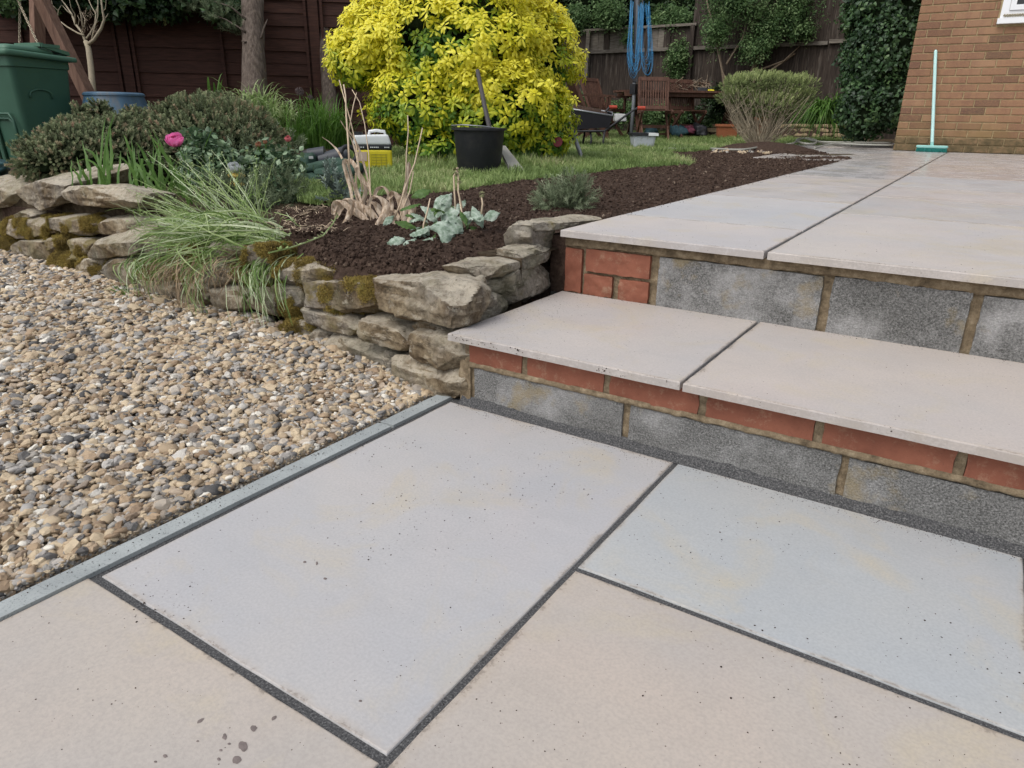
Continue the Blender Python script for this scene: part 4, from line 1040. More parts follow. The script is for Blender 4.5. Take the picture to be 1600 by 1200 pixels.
# undergrowth along the fence
shrub('undergrowth','dark low leafy growth between the garden table and grey green bush','shrub',pG(1110,205),[B(1125,160,12.0,.3,.2,.3),B(1090,185,12.3,.45,.2,.2),B(1210,185,11.4,.4,.3,.2),B(1245,175,11.2,.25,.2,.25)],600,HED,.9,.6,tlo=.1,thi=1)
shrub('undergrowth','bright low weeds growing at the fence foot behind the armchairs','shrub',pG(930,200),[B(895,165,12.6,.3,.15,.25),B(960,178,12.7,.6,.15,.2),B(1040,182,12.4,.4,.2,.16),B(1120,198,11.7,.3,.2,.08)],700,LTR,1.2,.6,tlo=.2,thi=1)
# grey green cushion bush on bare stems
gb=thing('cushion_bush','flat topped grey green bush on a fan of bare stems','bush',pG(1185,233))
gz0=gb.location; b=MB()
D0=(gz0-CAM).dot(AF)
for k in range(170):
    tx=U(1124,1276); ty=U(130,150)+ (8 if abs(tx-1200)>60 else 0); dpt=D0+U(-.4,.4)
    e=pD(tx,ty,dpt); s0=gz0+Vector((U(-.05,.05),U(-.05,.05),0)); m_=s0.lerp(e,.45)+Vector((U(-.09,.09),U(-.09,.09),-.07+U(-.08,.08)))
    pts=[s0.lerp(m_,t*2) if t<.5 else m_.lerp(e,(t-.5)*2) for t in(0,.25,.5,.75,1)]
    pts=[p+Vector((U(-.025,.025),U(-.025,.025),U(-.02,.02)))*(i>0) for i,p in enumerate(pts)]
    b.tube(pts,[.007,.005,.0035,.0025,.0018],4,False)
    for q_ in range(2):
        i=random.choice((2,3)); e2=pts[i]+Vector((U(-.16,.16),U(-.16,.16),U(.05,.2))); b.tube([pts[i],pts[i].lerp(e2,.5)+Vector((U(-.02,.02),0,U(-.02,.02))),e2],[.003,.002,.0012],3,False)
b.build('stems',M_palebark,gb)
foliage('crown',gb,[(pD(1165,133,D0),(.33,.38,.10)),(pD(1230,133,D0),(.36,.38,.11)),(pD(1200,128,D0),(.42,.4,.10)),(pD(1150,150,D0),(.22,.3,.10)),(pD(1245,150,D0),(.22,.3,.09)),(pD(1200,165,D0),(.4,.35,.16))],6500,SPB,.58,shell=.5,upmix=.45,tlo=.0,thi=.8,tbias=.4)
# strap leaved plant spilling over the edging
def strappy(name,label,cat,base,n,L,wd,m,spread=.9,group=None,up=.8,lean=(0,0),nm='leaves',kind='stuff',root=.06,droop=.75):
    t=thing(name,label,cat,base,group=group); b=MB(); base=Vector(base)
    for k in range(n):
        a_=U(0,6.283); d=Vector((math.cos(a_),math.sin(a_),0)); l=L*U(.55,1.1); s_=spread*l*U(.15,1); h=l*up*U(.6,1)
        b0=base+Vector((U(-1,1),U(-1,1),0))*root
        pts=[]
        for i in range(7):
            t_=i/6; z=h*(t_*1.6-t_*t_*(1.6-1+droop*s_/max(l,.01)))
            pts.append(b0+d*(s_*t_**1.3)+Vector((lean[0]*t_*t_,lean[1]*t_*t_,z)))
        b.ribbon(pts,[wd*x for x in(.7,1,1,.95,.8,.55,.08)],Vector((-d.y,d.x,0)),.25)
    o=b.build(nm,m,t,kind=kind); return t
M_strapobj=vein('strap_leaf_blade',[(.3,(.04,.10,.015)),(.5,(.10,.21,.035)),(.75,(.2,.32,.08))],.42,.35,9)
M_iris=vein('sword_leaf_blade',[(.3,(.06,.14,.02)),(.5,(.13,.27,.04)),(.75,(.22,.38,.09))],.42,.4,8)
M_varieg=vein('striped_leaf_blade',[(.35,(.12,.2,.05)),(.5,(.28,.38,.14)),(.62,(.48,.54,.3))],.45,.35,16)
p=pD(1288,178,9.7); strappy('strap_leaved_plant','clump of long arching green strap leaves over the edging wall','plant',p,380,.62,.020,M_strapobj,.95,up=.75,root=.16,droop=2.3)
# ================================================================== TREES LEFT
def trunk(name,label,pl,D,rads,nsides=14,m=M_bark,group=None,branch=()):
    t=thing(name,label,'tree',(pD(pl[0][0],pl[0][1],D).x,pD(pl[0][0],pl[0][1],D).y,.3),group=group)
    pts=[];rr=[]
    for i in range(len(pl)-1):
        for k in range(6):
            t_=k/6; x=pl[i][0]*(1-t_)+pl[i+1][0]*t_; y=pl[i][1]*(1-t_)+pl[i+1][1]*t_; pts.append(pD(x,y,D)); rr.append(rads[i]*(1-t_)+rads[i+1]*t_)
    pts[0].z=min(pts[0].z,.3)
    b=MB(); b.tube(pts,rr,nsides)
    b.v=[tuple(Vector(v)+Vector((noise.noise(Vector(v)*6),noise.noise(Vector(v)*6+Vector((9,9,9))),0))*.018) for v in b.v]
    b.build('trunk',m,t,smooth=True)
    for pl2,r in branch:
        b=MB(); b.tube([pD(x,y,D-.1) for x,y in pl2],[r*(1-.7*i/(len(pl2)-1)) for i in range(len(pl2))],6); b.build('branch',m,t,smooth=True)
    return t
trunk('tree','thick grey brown knotty tree trunk before the panel fence',[(399,215),(397,100),(393,-60),(390,-260)],6.9,[.128,.113,.098,.085],branch=(([(408,60),(413,42),(418,30)],.012),([(384,50),(372,42),(352,30),(330,22)],.012),([(384,30),(360,10),(335,2)],.012),([(385,66),(377,64)],.012)))
trunk('tree','slimmer shaded tree trunk left of the yellow bush',[(520,215),(511,100),(503,-60),(500,-240)],7.7,[.085,.072,.06,.05])
tw=thing('twiggy_conifer','bare twiggy side growth hanging from the thick trunk','tree growth',pD(350,25,7.0))
foliage('twigs',tw,[B(345,22,6.9,.16,.12,.09),B(368,45,6.9,.08,.1,.06),B(300,10,7.0,.22,.1,.07)],260,SPL,1.2,shell=.6,tlo=0,thi=.5)

# ================================================================== LEFT CORNER
# bare little tree
bt=thing('bare_sapling','small leafless pale barked tree with upswept branches','tree',(pD(146,160,6.3).x,pD(146,160,6.3).y,.33))
D=6.3
def poly(b,pl,r0,r1,dz=0,n=7):
    pts=[pD(x,y,D+dz*i/(len(pl)-1)) for i,(x,y) in enumerate(pl)]
    b.tube(pts,[r0+(r1-r0)*i/(len(pl)-1) for i in range(len(pl))],n)
b=MB(); poly(b,[(150,235),(147,175),(145,140),(142,105),(138,75),(134,65)],.030,.022); b.build('trunk',M_palebark,bt,smooth=True)
for pl,r0,dz in (([(134,66),(128,50),(118,38),(112,22),(104,10),(93,-4)],.013,.2),([(137,70),(147,62),(158,45),(163,30),(160,15),(157,-10)],.016,-.2),([(131,55),(122,52),(105,42),(92,32),(86,26),(82,22)],.009,.1),
   ([(130,45),(127,25),(124,12),(117,-5)],.009,-.1),([(135,60),(141,52),(148,38),(150,22),(143,10),(137,-4)],.008,.15),([(143,64),(147,45),(153,25),(153,-5)],.008,0),([(118,38),(117,22),(111,12),(108,-3)],.007,-.15),
   ([(132,42),(133,30),(127,18)],.005,.1),([(163,30),(167,25),(169,21)],.004,0),([(160,18),(165,14),(166,-3)],.005,-.1),([(90,30),(91,16),(96,8)],.004,0),([(90,16),(82,8),(80,0)],.003,0),([(122,40),(124,30),(121,24)],.004,0),([(150,22),(152,10)],.004,0),([(113,24),(104,16),(98,9)],.005,0),([(148,38),(154,33)],.003,0)):
    b=MB(); poly(b,pl,r0,r0*.35,dz,6); b.build('branch',M_palebark,bt,smooth=True)
b=MB()
for k in range(40):
    x,y=U(125,150),U(20,55); b.tube([pD(x,y,6.3),pD(x+U(-5,5),y-U(2,7),6.3+U(-.05,.05)),pD(x+U(-8,8),y-U(5,12),6.3)],[.002,.0015,.0008],3,False)
b.build('twigs',M_twig,bt,kind='stuff')
# timber swing frame with chains
sf=thing('timber_swing_frame','reddish timber A frame of a swing with rusty chains','swing frame',(pD(150,170,5.9).x,pD(150,170,5.9).y,.33))
b=MB(); b.bar(pD(152,178,5.9),pD(28,-75,5.6),.085,.085); b.build('leg',M_timber,sf)
b=MB(); b.bar(pD(62,200,6.6),pD(56,-75,6.3),.09,.09); b.build('leg',M_timber,sf)
def chain(p0,p1,n):
    b=MB(); dv=(p1-p0)/n
    for i in range(n):
        c=p0+dv*(i+.5); s_=AR if i%2 else Vector((AF.x,AF.y,0)).normalized(); L=dv*.62; w_=s_*.007
        pts=[c-L+w_*0,c-L*.5+w_,c+L*.5+w_,c+L,c+L*.5-w_,c-L*.5-w_,c-L]; b.tube(pts,.0034,4,False)
    b.build('chain',M_chain,sf,smooth=True)
chain(pD(31,-20,5.7),pD(30,100,5.7),34); chain(pD(24,-8,5.65),pD(60,70,5.4),28)
shrub('overhanging_leaves','small spray of bright leaves hanging into the top left corner','branch',pD(20,0,5.6),[B(12,-12,5.6,.14,.1,.06),B(-15,-4,5.6,.15,.1,.07)],55,LTR,.8,0,shell=.6,tlo=.3,thi=1)
# blue pot
bp=thing('blue_pot','large upturned blue glazed pot weathered brown down one side','pot',(pD(180,200,5.4).x,pD(180,200,5.4).y,.33))
c_=pD(178,147,5.4); zt=c_.z
b=MB(); b.lathe((c_.x,c_.y,zt),[(0,.012),(.17,.012),(.20,.010),(.212,0),(.214,-.012),(.207,-.016),(.209,-.03),(.225,-.08),(.262,-.18),(.285,-.3),(.29,-.42)],48); b.build('body',M_blue,bp,auto=R(40))
# wheelie bin
bx=pD(32,180,5.0); BZ=.225
BR=Matrix.Translation((0,0,0))
bdx=(AR*.36+Vector((AF.x,AF.y,0)).normalized()*.93); bdx.z=0; bdx.normalize()     # along the side that is seen obliquely at right
ang=math.atan2(bdx.y,bdx.x)
bn=thing('wheelie_bin','green wheelie bin with lifted moulded lid','wheelie bin',(bx.x,bx.y,BZ),ang)
bn.scale=(.84,.84,.83)
# local: x along right-hand side (depth .70), y>0 to the left (width .58), corner near the camera at 0,0
Hh=1.0
def ringb(z,ins): return [(ins,ins),(.56-ins*.6,ins),(.56-ins*.6,.56-ins),(ins,.56-ins)]
b=MB(); prof=[(0,.085),(.12,.075),(.5,.045),(.9,.012),(.905,.0),(1.0,-.002)]
rr_=[]
for z,ins in prof:
    pts=[]
    c4=ringb(z,ins); rad=.045
    for i,(x,y) in enumerate(c4):
        cxx,cyy=(c4[0][0]+c4[2][0])/2,(c4[0][1]+c4[2][1])/2
        sx_,sy_=(1 if x>cxx else -1),(1 if y>cyy else -1)
        a0=[math.pi,1.5*math.pi,0,.5*math.pi][i]
        for k in range(5):
            a_=a0+k*math.pi/8; pts.append((x-sx_*rad+rad*math.cos(a_),y-sy_*rad+rad*math.sin(a_),z))
    rr_.append(pts)
n=len(rr_[0]); b.add([p for r_ in rr_ for p in r_],[(i*n+k,i*n+(k+1)%n,(i+1)*n+(k+1)%n,(i+1)*n+k) for i in range(len(rr_)-1) for k in range(n)]+[tuple(range(n-1,-1,-1))])
b.build('body',M_bin,bn,world=False,auto=R(35))
# moulded arches on the side face (y=0)
def arch(x0,x1,z0,z1,y0,y1):
    b=MB(); pts=[]
    for i in range(13):
        a_=math.pi*i/12; pts.append(((x0+x1)/2-(x1-x0)/2*math.cos(a_),y1+(y0-y1)*(z1-z0)/(z1-z0+.01),z1+.045*math.sin(a_)-.045))
    pts=[(x0,y0,z0)]+pts+[(x1,y0,z0)]
    b.tube(pts,.008,6); b.build('moulded_rib',M_bin,bn,world=False,smooth=True)
arch(.14,.34,.66,.73,.024,.018)
b=MB(); b.tube([(.03,.12,.12),(.015,.12,.48),(.014,.16,.53),(.014,.36,.53),(.015,.41,.48),(.04,.41,.12)],.010,6); b.tube([(.063,.16,.12),(.04,.16,.46),(.038,.20,.49),(.038,.33,.49),(.04,.37,.46),(.063,.37,.12)],.012,6); b.build('moulded_rib',M_bin,bn,world=False,smooth=True)
b=MB(); b.v=[]; 
lidc=[(-.035,-.035,1.035),(.60,-.055,1.005),(.60,-.055,.965),(-.035,-.035,.985),(-.035,.60,1.035),(.60,.60,1.005),(.60,.60,.965),(-.035,.60,.985)]
lump_mesh(lidc,(16,3,14),.12,.0006,6,2,0).build('lid',M_binlid,bn,world=False,smooth=True)
lump_mesh([(.02,.02,1.075),(.40,.02,1.07),(.44,.0,1.02),(-.01,-.01,1.03),(.02,.52,1.075),(.40,.52,1.07),(.44,.54,1.02),(-.01,.56,1.03)],(10,3,10),.15,.0006,6,4,0).build('lid_dome',M_binlid,bn,world=False,smooth=True)
b=MB(); b.box((.30,-.02,1.072),(.47,.02,1.098)); b.bar((.31,.0,1.085),(.55,.0,1.035),.03,.03); b.bar((.31,.26,1.085),(.55,.26,1.035),.03,.03); b.bar((.31,-.01,1.09),(.31,.30,1.09),.035,.03); b.tube([(.55,-.01,1.03),(.55,.3,1.03)],.014,8); b.build('handle',M_binlid,bn,world=False)
b=MB(); b.box((.33,.03,1.03),(.53,.24,1.045)); b.build('handle_recess',M_black,bn,world=False)
b=MB(); 
for s_ in(.02,.52): b.tube([(.52,s_,.12),(.52,s_+.05,.12)],.12,20)
b.build('wheels',M_black,bn,world=False,auto=R(40))
# teal sheeting at the left edge
ts=thing('plastic_sheeting','crumpled dark teal plastic sheeting at the left edge of the wall','sheeting',pD(-5,270,4.0))
lump_mesh([pD(-70,244,3.9),pD(14,256,3.9),pD(16,274,3.9),pD(-70,300,3.9)]+[pD(-70,240,4.2),pD(8,250,4.2),pD(10,270,4.2),pD(-70,290,4.2)],(16,10,6),.2,.02,9,3,1).build('sheet',simple('teal_plastic',(.02,.07,.075),.35,.5,.3,20,.003),ts,smooth=True)
lump_mesh([pD(-80,272,3.7),pD(6,276,3.7),pD(14,300,3.7),pD(-80,310,3.7)]+[pD(-80,270,4.2),pD(0,272,4.2),pD(10,290,4.2),pD(-80,300,4.2)],(12,8,6),.2,.02,9,5,1).build('black_sack',M_black,ts,smooth=True)
# heather shrubs
def hb(px,py,D,rx,ry,rz): return B(px,py,D,rx,ry,rz)
shrub('heather_bush','large mounded dusky heather bush in front of the blue pot','heather',pG(330,300),
   [hb(335,232,4.1,.40,.4,.24),hb(300,215,4.3,.20,.25,.17),hb(385,235,4.2,.24,.3,.15),hb(340,185,4.3,.17,.2,.12),hb(255,240,4.0,.22,.25,.16),hb(415,255,4.15,.14,.2,.08),hb(318,178,4.35,.08,.1,.10),hb(277,185,4.35,.07,.1,.09),hb(372,196,4.3,.11,.2,.08)]+[hb(U(255,420),195+abs(U(-1,1))*45-(25 if abs(k_-7)<3 else 0),4.1+U(-.15,.2),U(.03,.07),.06,U(.05,.10)) for k_ in range(16)],24000,SPH,.95,.82,tlo=0,thi=1,upmix=.15,below=.32)
shrub('heather_bush','lower heather bush beside the green bin','heather',pG(120,300),
   [hb(125,240,3.7,.24,.25,.14),hb(150,215,3.9,.18,.22,.10),hb(95,250,3.6,.17,.2,.10),hb(190,240,3.8,.22,.25,.14),hb(205,215,4.0,.16,.2,.11),hb(130,190,3.9,.03,.05,.08),hb(158,185,3.9,.04,.05,.08),hb(212,190,4,.04,.06,.07)]+[hb(U(70,215),U(200,262),3.75+U(-.1,.15),U(.03,.06),.06,U(.05,.08)) for k_ in range(12)],14000,SPH,.9,.82,tlo=0,thi=1,upmix=.15,below=.32)
# striped grass and tall green clumps behind
strappy('striped_grass','pale striped ornamental grass at the foot of the thick trunk','ornamental grass',pD(405,205,4.9),230,.46,.011,M_varieg,.85,up=.95,root=.1)
strappy('striped_grass','smaller pale striped grass left of the green clump','ornamental grass',pD(440,200,4.8),90,.34,.010,M_varieg,.9,up=.85,root=.08)
strappy('green_clump','tall fine green grassy clump before the slim trunk','ornamental grass',pD(505,232,5.2),520,.48,.007,M_strapobj,.62,up=.98,root=.16)
strappy('green_clump','short grassy clump left of the jerrycan and green bags','ornamental grass',pD(450,225,4.8),200,.30,.006,M_strapobj,.7,up=.95,root=.14)
strappy('sword_leaves','few broad sword leaves rising behind the heather','plant',pD(345,195,4.9),14,.38,.02,M_iris,.5,up=1,root=.07)
for i,(px,py,dx) in enumerate(((468,143,0),(450,160,1),(485,152,2))):
    al=thing('seed_head',('round dusky allium seed head highest of the three','pale allium seed head leaning left of the other two','small allium seed head nearest the slim trunk')[i],'flower',pD(px,215,5.0))
    p1=pD(px,py,5.0); b=MB(); b.tube([al.location,al.location.lerp(p1,.5)+AR*.01,p1],.003,5); b.build('stem',M_strapobj,al)
    b=MB(); rad=(.028,.018,.016)[i]
    for k in range(90):
        d=Vector((U(-1,1),U(-1,1),U(-1,1))).normalized(); b.bar(p1,p1+d*rad*U(.8,1.1),.002,.002); e=p1+d*rad; b.box(e-Vector((.002,.002,.002)),e+Vector((.002,.002,.002)))
    b.build('head',simple('dusky_seed',(.12,.09,.09),.8) if i==0 else bpy.data.materials['dusky_seed'],al)
# iris-like leaves in front of heather
M_iris.node_tree.nodes['Color Ramp'].color_ramp.elements[0].color=(.05,.11,.02,1); M_iris.node_tree.nodes['Color Ramp'].color_ramp.elements[1].color=(.10,.20,.04,1); M_iris.node_tree.nodes['Color Ramp'].color_ramp.elements[2].color=(.18,.30,.08,1)
ir=thing('iris_clump','upright bright green sword leaves at the back of the stone wall','iris',pY(200,300,.5))
rng=random.Random(5)
spec=[(140,300,128,218,.0),(150,300,165,180,.1),(158,300,150,235,0),(170,300,172,192,0),(128,300,120,245,0),(176,302,128,232,.3),(215,305,205,215,.1),(222,305,215,228,0),(255,305,212,222,.15),(262,305,232,200,.1),(285,305,238,202,.1),(268,308,200,265,.2),(232,305,240,225,0),(245,305,250,232,.1),(290,308,262,240,0),(205,305,198,232,0),(182,303,186,240,0),(240,308,205,250,.2),(150,302,138,250,0),(163,302,170,240,0),(196,304,222,262,.1),(275,306,281,250,0),(225,306,180,245,.25),(300,308,285,262,0),(135,300,112,262,.1),(248,306,276,246,.1),(310,310,300,270,0),(186,304,160,262,.2),(278,307,246,236,.1)]
spec=spec+[(a_+rng.uniform(-14,14),b_,c_+rng.uniform(-16,16),d_+rng.uniform(-5,30),e_+rng.uniform(0,.15)) for a_,b_,c_,d_,e_ in spec]
for x0,y0,x1,y1,be in spec:
    dpt=3.15+rng.uniform(-.15,.3); a0=pD(x0,y0+12,dpt); a1=pD(x1,y1,dpt+rng.uniform(-.1,.1)); b=MB(); pts=[]
    sdv=(AR*rng.uniform(.6,1)+Vector((AF.x,AF.y,0))*rng.uniform(-.6,.6))
    for i in range(9):
        t=i/8; pts.append(a0.lerp(a1,t)+Vector((0,0,1))*(math.sin(t*math.pi)*be*.25)+AR*(math.sin(t*math.pi)*rng.uniform(.0,.012)))
    wd=rng.uniform(.009,.017); b.ribbon(pts,[wd*x for x in(.8,.95,1,1,.95,.85,.65,.4,.05)],sdv,.15); b.build('leaf',M_iris,ir,smooth=True)
# rose bushes
def rose(name,label,px,py,D,R_,mat,root_px,seed,petals=26,open_=1.):
    rng=random.Random(seed); t=thing(name,label,'rose',pD(root_px[0],root_px[1],D)); c=pD(px,py,D-.05)
    b=MB(); b.tube([t.location,t.location.lerp(c,.5)+AR*.02,c],[.004,.003,.003],6); b.build('stem',M_strapobj,t)
    b=MB()
    for k in range(petals):
        f_=k/petals; a_=k*2.4; el=1.45-open_*1.35*f_; d=Vector((math.cos(a_)*math.cos(el),math.sin(a_)*math.cos(el),math.sin(el)))
        r_=R_*(.35+.75*f_); up=Vector((-d.x*math.sin(el),-d.y*math.sin(el),math.cos(el))); side=Vector((-math.sin(a_),math.cos(a_),0))
        # cupped petal on a flaring bowl
        rr=R_*(.50+.5*f_); wa=.75 if f_>.4 else 1.0
        for i in range(5):
            for j in range(5):
                u_=(i/4-.5)*2; v_=j/4; aa=a_+u_*wa*math.sin(math.pi*(.25+.55*v_)); th=-1.1+v_*(1.1+1.05*(1-f_*open_*.75))
                q=rr*(1+.30*f_*open_*v_*v_)+.03*R_*math.sin(u_*6+k)
                b.v.append(tuple(c+Vector((math.cos(aa)*math.cos(th),math.sin(aa)*math.cos(th),math.sin(th)*.9))*q+Vector((0,0,.12*R_*(1-u_*u_)*v_))))
        n=len(b.v)-25; b.f+=[(n+i*5+j,n+i*5+j+1,n+i*5+j+6,n+i*5+j+5) for i in range(4) for j in range(4)]
    Q=Matrix.Rotation(.55,3,AR); b.v=[tuple(c+Q@(Vector(v)-c)) for v in b.v]
    b.build('flower',mat,t,smooth=True); return t
t=rose('rose_bush','open bright pink rose with glossy leaves above the wall',273,219,3.2,.034,M_pink,(300,300),1,30,1.)
def twigstems(t,lst,D):
    b=MB()
    for pl in lst: b.tube([pD(x,y,D+.04*math.sin(i+x)) for i,(x,y) in enumerate(pl)],[.0035-.0006*i for i in range(len(pl))],5)
    b.build('stems',M_strapobj,t)
twigstems(t,[[(300,300),(310,260),(322,225),(330,205)],[(330,305),(325,260),(305,225)],[(320,300),(340,250),(345,220)]],3.3)
foliage('leaves',t,[B(325,225,3.35,.10,.08,.05),B(305,250,3.3,.09,.08,.06),B(325,272,3.3,.12,.1,.07),B(345,250,3.3,.07,.08,.08),B(300,212,3.3,.04,.05,.02)],230,ROL,.7,shell=.7,tlo=.1,thi=1)
t=rose('rose_bush','pale coral rosebud on a tall stem in the middle of the bed',450,217,3.6,.017,M_coral,(440,300),2,16,.35)
foliage('leaves',t,[B(420,245,3.5,.15,.1,.05),B(400,262,3.5,.12,.1,.08),B(440,260,3.5,.14,.1,.07),B(410,290,3.4,.15,.1,.10),B(380,280,3.4,.10,.1,.08),B(430,310,3.2,.12,.1,.1)],420,ROL,.68,shell=.7,tlo=0,thi=1)
twigstems(t,[[(410,330),(405,280),(400,245),(404,228)],[(430,335),(428,280),(445,250)]],3.45)
rose('faded_rose','faded orange rose left of the coral bud',404,226,3.5,.015,M_orange,(405,290),3,16,.7)
rose('faded_rose','second faded orange rose nearest the coral bud',414,222,3.5,.011,M_orange,(412,290),4,12,.5)
t=rose('white_flower','small white bloom among the rose leaves above the yellow dishes',366,262,3.12,.026,M_petw,(372,300),6,18,1)
# small yellow ornament
yo=thing('yellow_ornament','stacked yellow dishes on a dark stem among the rose leaves','garden ornament',pD(369,300,3.3))
c_=pD(369,274,3.1)
b=MB(); b.lathe(tuple(c_),[(0,.016),(.020,.013),(.040,0),(.036,-.007),(0,-.004)],24); b.build('dish',M_yel2,yo,smooth=True)
c2=pD(368,288,3.1); b=MB(); b.lathe(tuple(c2),[(0,.016),(.020,.013),(.042,0),(.038,-.007),(0,-.004)],24); b.build('dish',M_yel2,yo,smooth=True)
b=MB(); b.lathe(tuple(c2),[(.016,-.004),(.018,-.05),(.02,-.12)],16); b.build('stand',M_black,yo)
shrub('low_green_plant','tangle of low green shoots between heather and green bags','plant',pG(410,310),[B(428,240,4.3,.16,.15,.10),B(380,250,3.9,.2,.15,.10)],330,SPL,1.0,0,shell=.6,tlo=0,thi=1)
shrub('low_green_plant','dark low shoots on the earth beside the draping stems','plant',pG(430,345),[B(400,325,3.0,.16,.12,.08),B(440,300,3.2,.10,.1,.10),B(360,315,3.0,.12,.1,.08)],420,SPL,.8,0,shell=.6,tlo=0,thi=.6)
shrub('silver_plant','small upright silvery leaved plant behind the dried clump','plant',pD(525,318,2.95),[B(524,290,2.95,.055,.05,.07),B(535,300,2.95,.04,.05,.05)],70,SPS,.7,0,shell=.8,tlo=.2,thi=1)
shrub('feathery_plant','low feathery grey green cushion plant alone in the soil','plant',pG(880,335),[B(868,318,2.85,.055,.055,.035),B(895,300,2.9,.06,.06,.045),B(882,322,2.85,.09,.07,.03),B(860,308,2.9,.04,.04,.04),B(908,312,2.9,.035,.04,.03)],520,SPL,.62,0,shell=.6,tlo=.1,thi=1,upmix=.3)

# ------------------------------------------------------------------ draped plant
dp=thing('draping_plant','pale green long stemmed plant flopping over the stone wall','plant',pY(380,400,.35))
rng=random.Random(11); b=MB(); b2=MB(); b3=MB(); b4=MB(); rt=lambda: pY(rng.uniform(290,440),rng.uniform(350,400),.34+rng.uniform(-.08,.1))
def bez(a,c,e,n=9): return [a.lerp(c,i/n).lerp(c.lerp(e,i/n),i/n) for i in range(n+1)]
def stem(a,c,e,w_,bb=b,seeds=False):
    if bb is b: r_=rng.random(); bb=b if r_<.45 else (b3 if r_<.72 else b4)
    pts=bez(a,c,e); n=len(pts)
    for i in range(2,n): pts[i]=pts[i]+Vector((rng.gauss(0,1),rng.gauss(0,1),rng.gauss(0,1)))*.0022*(i/n)+Vector((0,0,0))
    sd_=Vector((rng.gauss(0,1),rng.gauss(0,1),rng.gauss(0,1)))
    bb.ribbon(pts,[w_*(1-.75*(i/(n-1))**2) for i in range(n)],sd_,.3)
    if seeds:
        for i in range(5,n):
            for _ in range(3):
                p=pts[i]+Vector((rng.gauss(0,1),rng.gauss(0,1),rng.gauss(0,1)))*.004; bb.leaf(p,(rng.gauss(0,1),rng.gauss(0,1),1),.009,.005)
for k in range(75):      # upright stems leaning left
    a=pY(rng.uniform(330,440),rng.uniform(355,400),.38); x=rng.uniform(205,440); y=rng.uniform(225,300)+abs(x-330)*.12; e=pY(x,y,.42+rng.uniform(-.1,.15)); c=a.lerp(e,.5)+Vector((0,0,.02+rng.uniform(0,.05))); stem(a,c,e,.0042,b,True)
for k in range(70):
    a=pY(rng.uniform(350,450),rng.uniform(370,410),.32); e=pY(rng.uniform(196,260),rng.uniform(285,350),.3+rng.uniform(-.1,.1)); c=a.lerp(e,.5)+Vector((0,0,rng.uniform(-.02,.05))); stem(a,c,e,.0042,b,rng.random()<.5)
for k in range(420):      # the flopped mass
    dn=k%3==0
    a=pY(rng.uniform(290,458),rng.uniform(355,415),.30+rng.uniform(-.06,.06)+(.03 if dn else 0)); e=pY(rng.uniform(196,400) if dn else rng.uniform(200,340),rng.uniform(335,450),.10+rng.uniform(-.05,.09)+(.06 if dn else 0)); c=a.lerp(e,rng.uniform(.3,.7))+Vector((rng.uniform(-.12,.12),rng.uniform(-.09,.03),rng.uniform(-.03,.15))); stem(a,c,e,rng.uniform(.003,.0045),b4) if dn else stem(a,c,e,rng.uniform(.0045,.0078))
for k in range(300):      # fine curls
    a=pY(rng.uniform(215,450),rng.uniform(330,420),.25+rng.uniform(-.06,.1)); e=a+Vector((rng.uniform(-.14,.1),rng.uniform(-.08,.03),rng.uniform(-.08,.05))); c=a.lerp(e,.5)+Vector((rng.uniform(-.07,.07),rng.uniform(-.07,.02),rng.uniform(.0,.08))); stem(a,c,e,.0028)
for x0,x1,n_ in((378,455,80),(300,326,34),(205,255,55)):      # hanging over the face
    for k in range(n_):
        xx=rng.uniform(x0,x1); a=pY(xx+rng.uniform(-10,25),rng.uniform(395,415),.22); e=pY(xx+rng.uniform(-18,6),rng.uniform(445,512) if x0>270 else rng.uniform(420,470),.05+rng.uniform(-.01,.05)); c=a.lerp(e,.35)+Vector((rng.uniform(-.03,.02),-.09,rng.uniform(.0,.07))); stem(a,c,e,rng.uniform(.0028,.0055),(b4,b,b4,b3)[k%4])
for k in range(105):     # brown dead strands underneath
    xx=rng.uniform(228,320) if k%4 else rng.uniform(325,380); a=pY(xx+rng.uniform(0,25),rng.uniform(400,425),.12); e=pY(xx+rng.uniform(-20,10),rng.uniform(445,498)-(22 if xx>325 else 0),.04+rng.uniform(-.02,.04)); c=a.lerp(e,.4)+Vector((rng.uniform(-.05,.05),-.055,rng.uniform(-.03,.05))); stem(a,c,e,rng.uniform(.0014,.0034),b2)
b.build('stems',M_pale,dp,kind='stuff'); b3.build('stems',M_pale2,dp,kind='stuff'); b4.build('stems',M_pale3,dp,kind='stuff'); b2.build('dead_strands',M_deadstrand,dp,kind='stuff')
# single runner over the soil
b=MB(); pts=[pG(x,y,.03) for x,y in((420,395),(450,388),(480,378),(505,368),(520,350),(528,335))]; b.tube(pts,.0022,5)
for i in range(20):
    t=random.random()*4.99; k=int(t); p=pts[k].lerp(pts[k+1],t-k); b.leaf(p,(U(-1,1),U(-1,1),.6),.016,.007)
b.build('runner',M_pale,dp)
gt=thing('grass_tuft','small dark grass tuft at the wall foot in the gravel','grass tuft',pY(205,470,.12))
b=MB()
for k in range(70):
    a=gt.location+Vector((U(-.05,.05),U(-.02,.02),0)); e=a+Vector((U(-.09,.06),U(-.08,.0),U(.02,.07))); b.ribbon(bez(a,a.lerp(e,.5)+Vector((0,0,.03)),e,5),[.003,.003,.0028,.002,.0012,.0003],(U(-1,1),U(-1,1),0))
b.build('blades',M_strapobj,gt,kind='stuff')

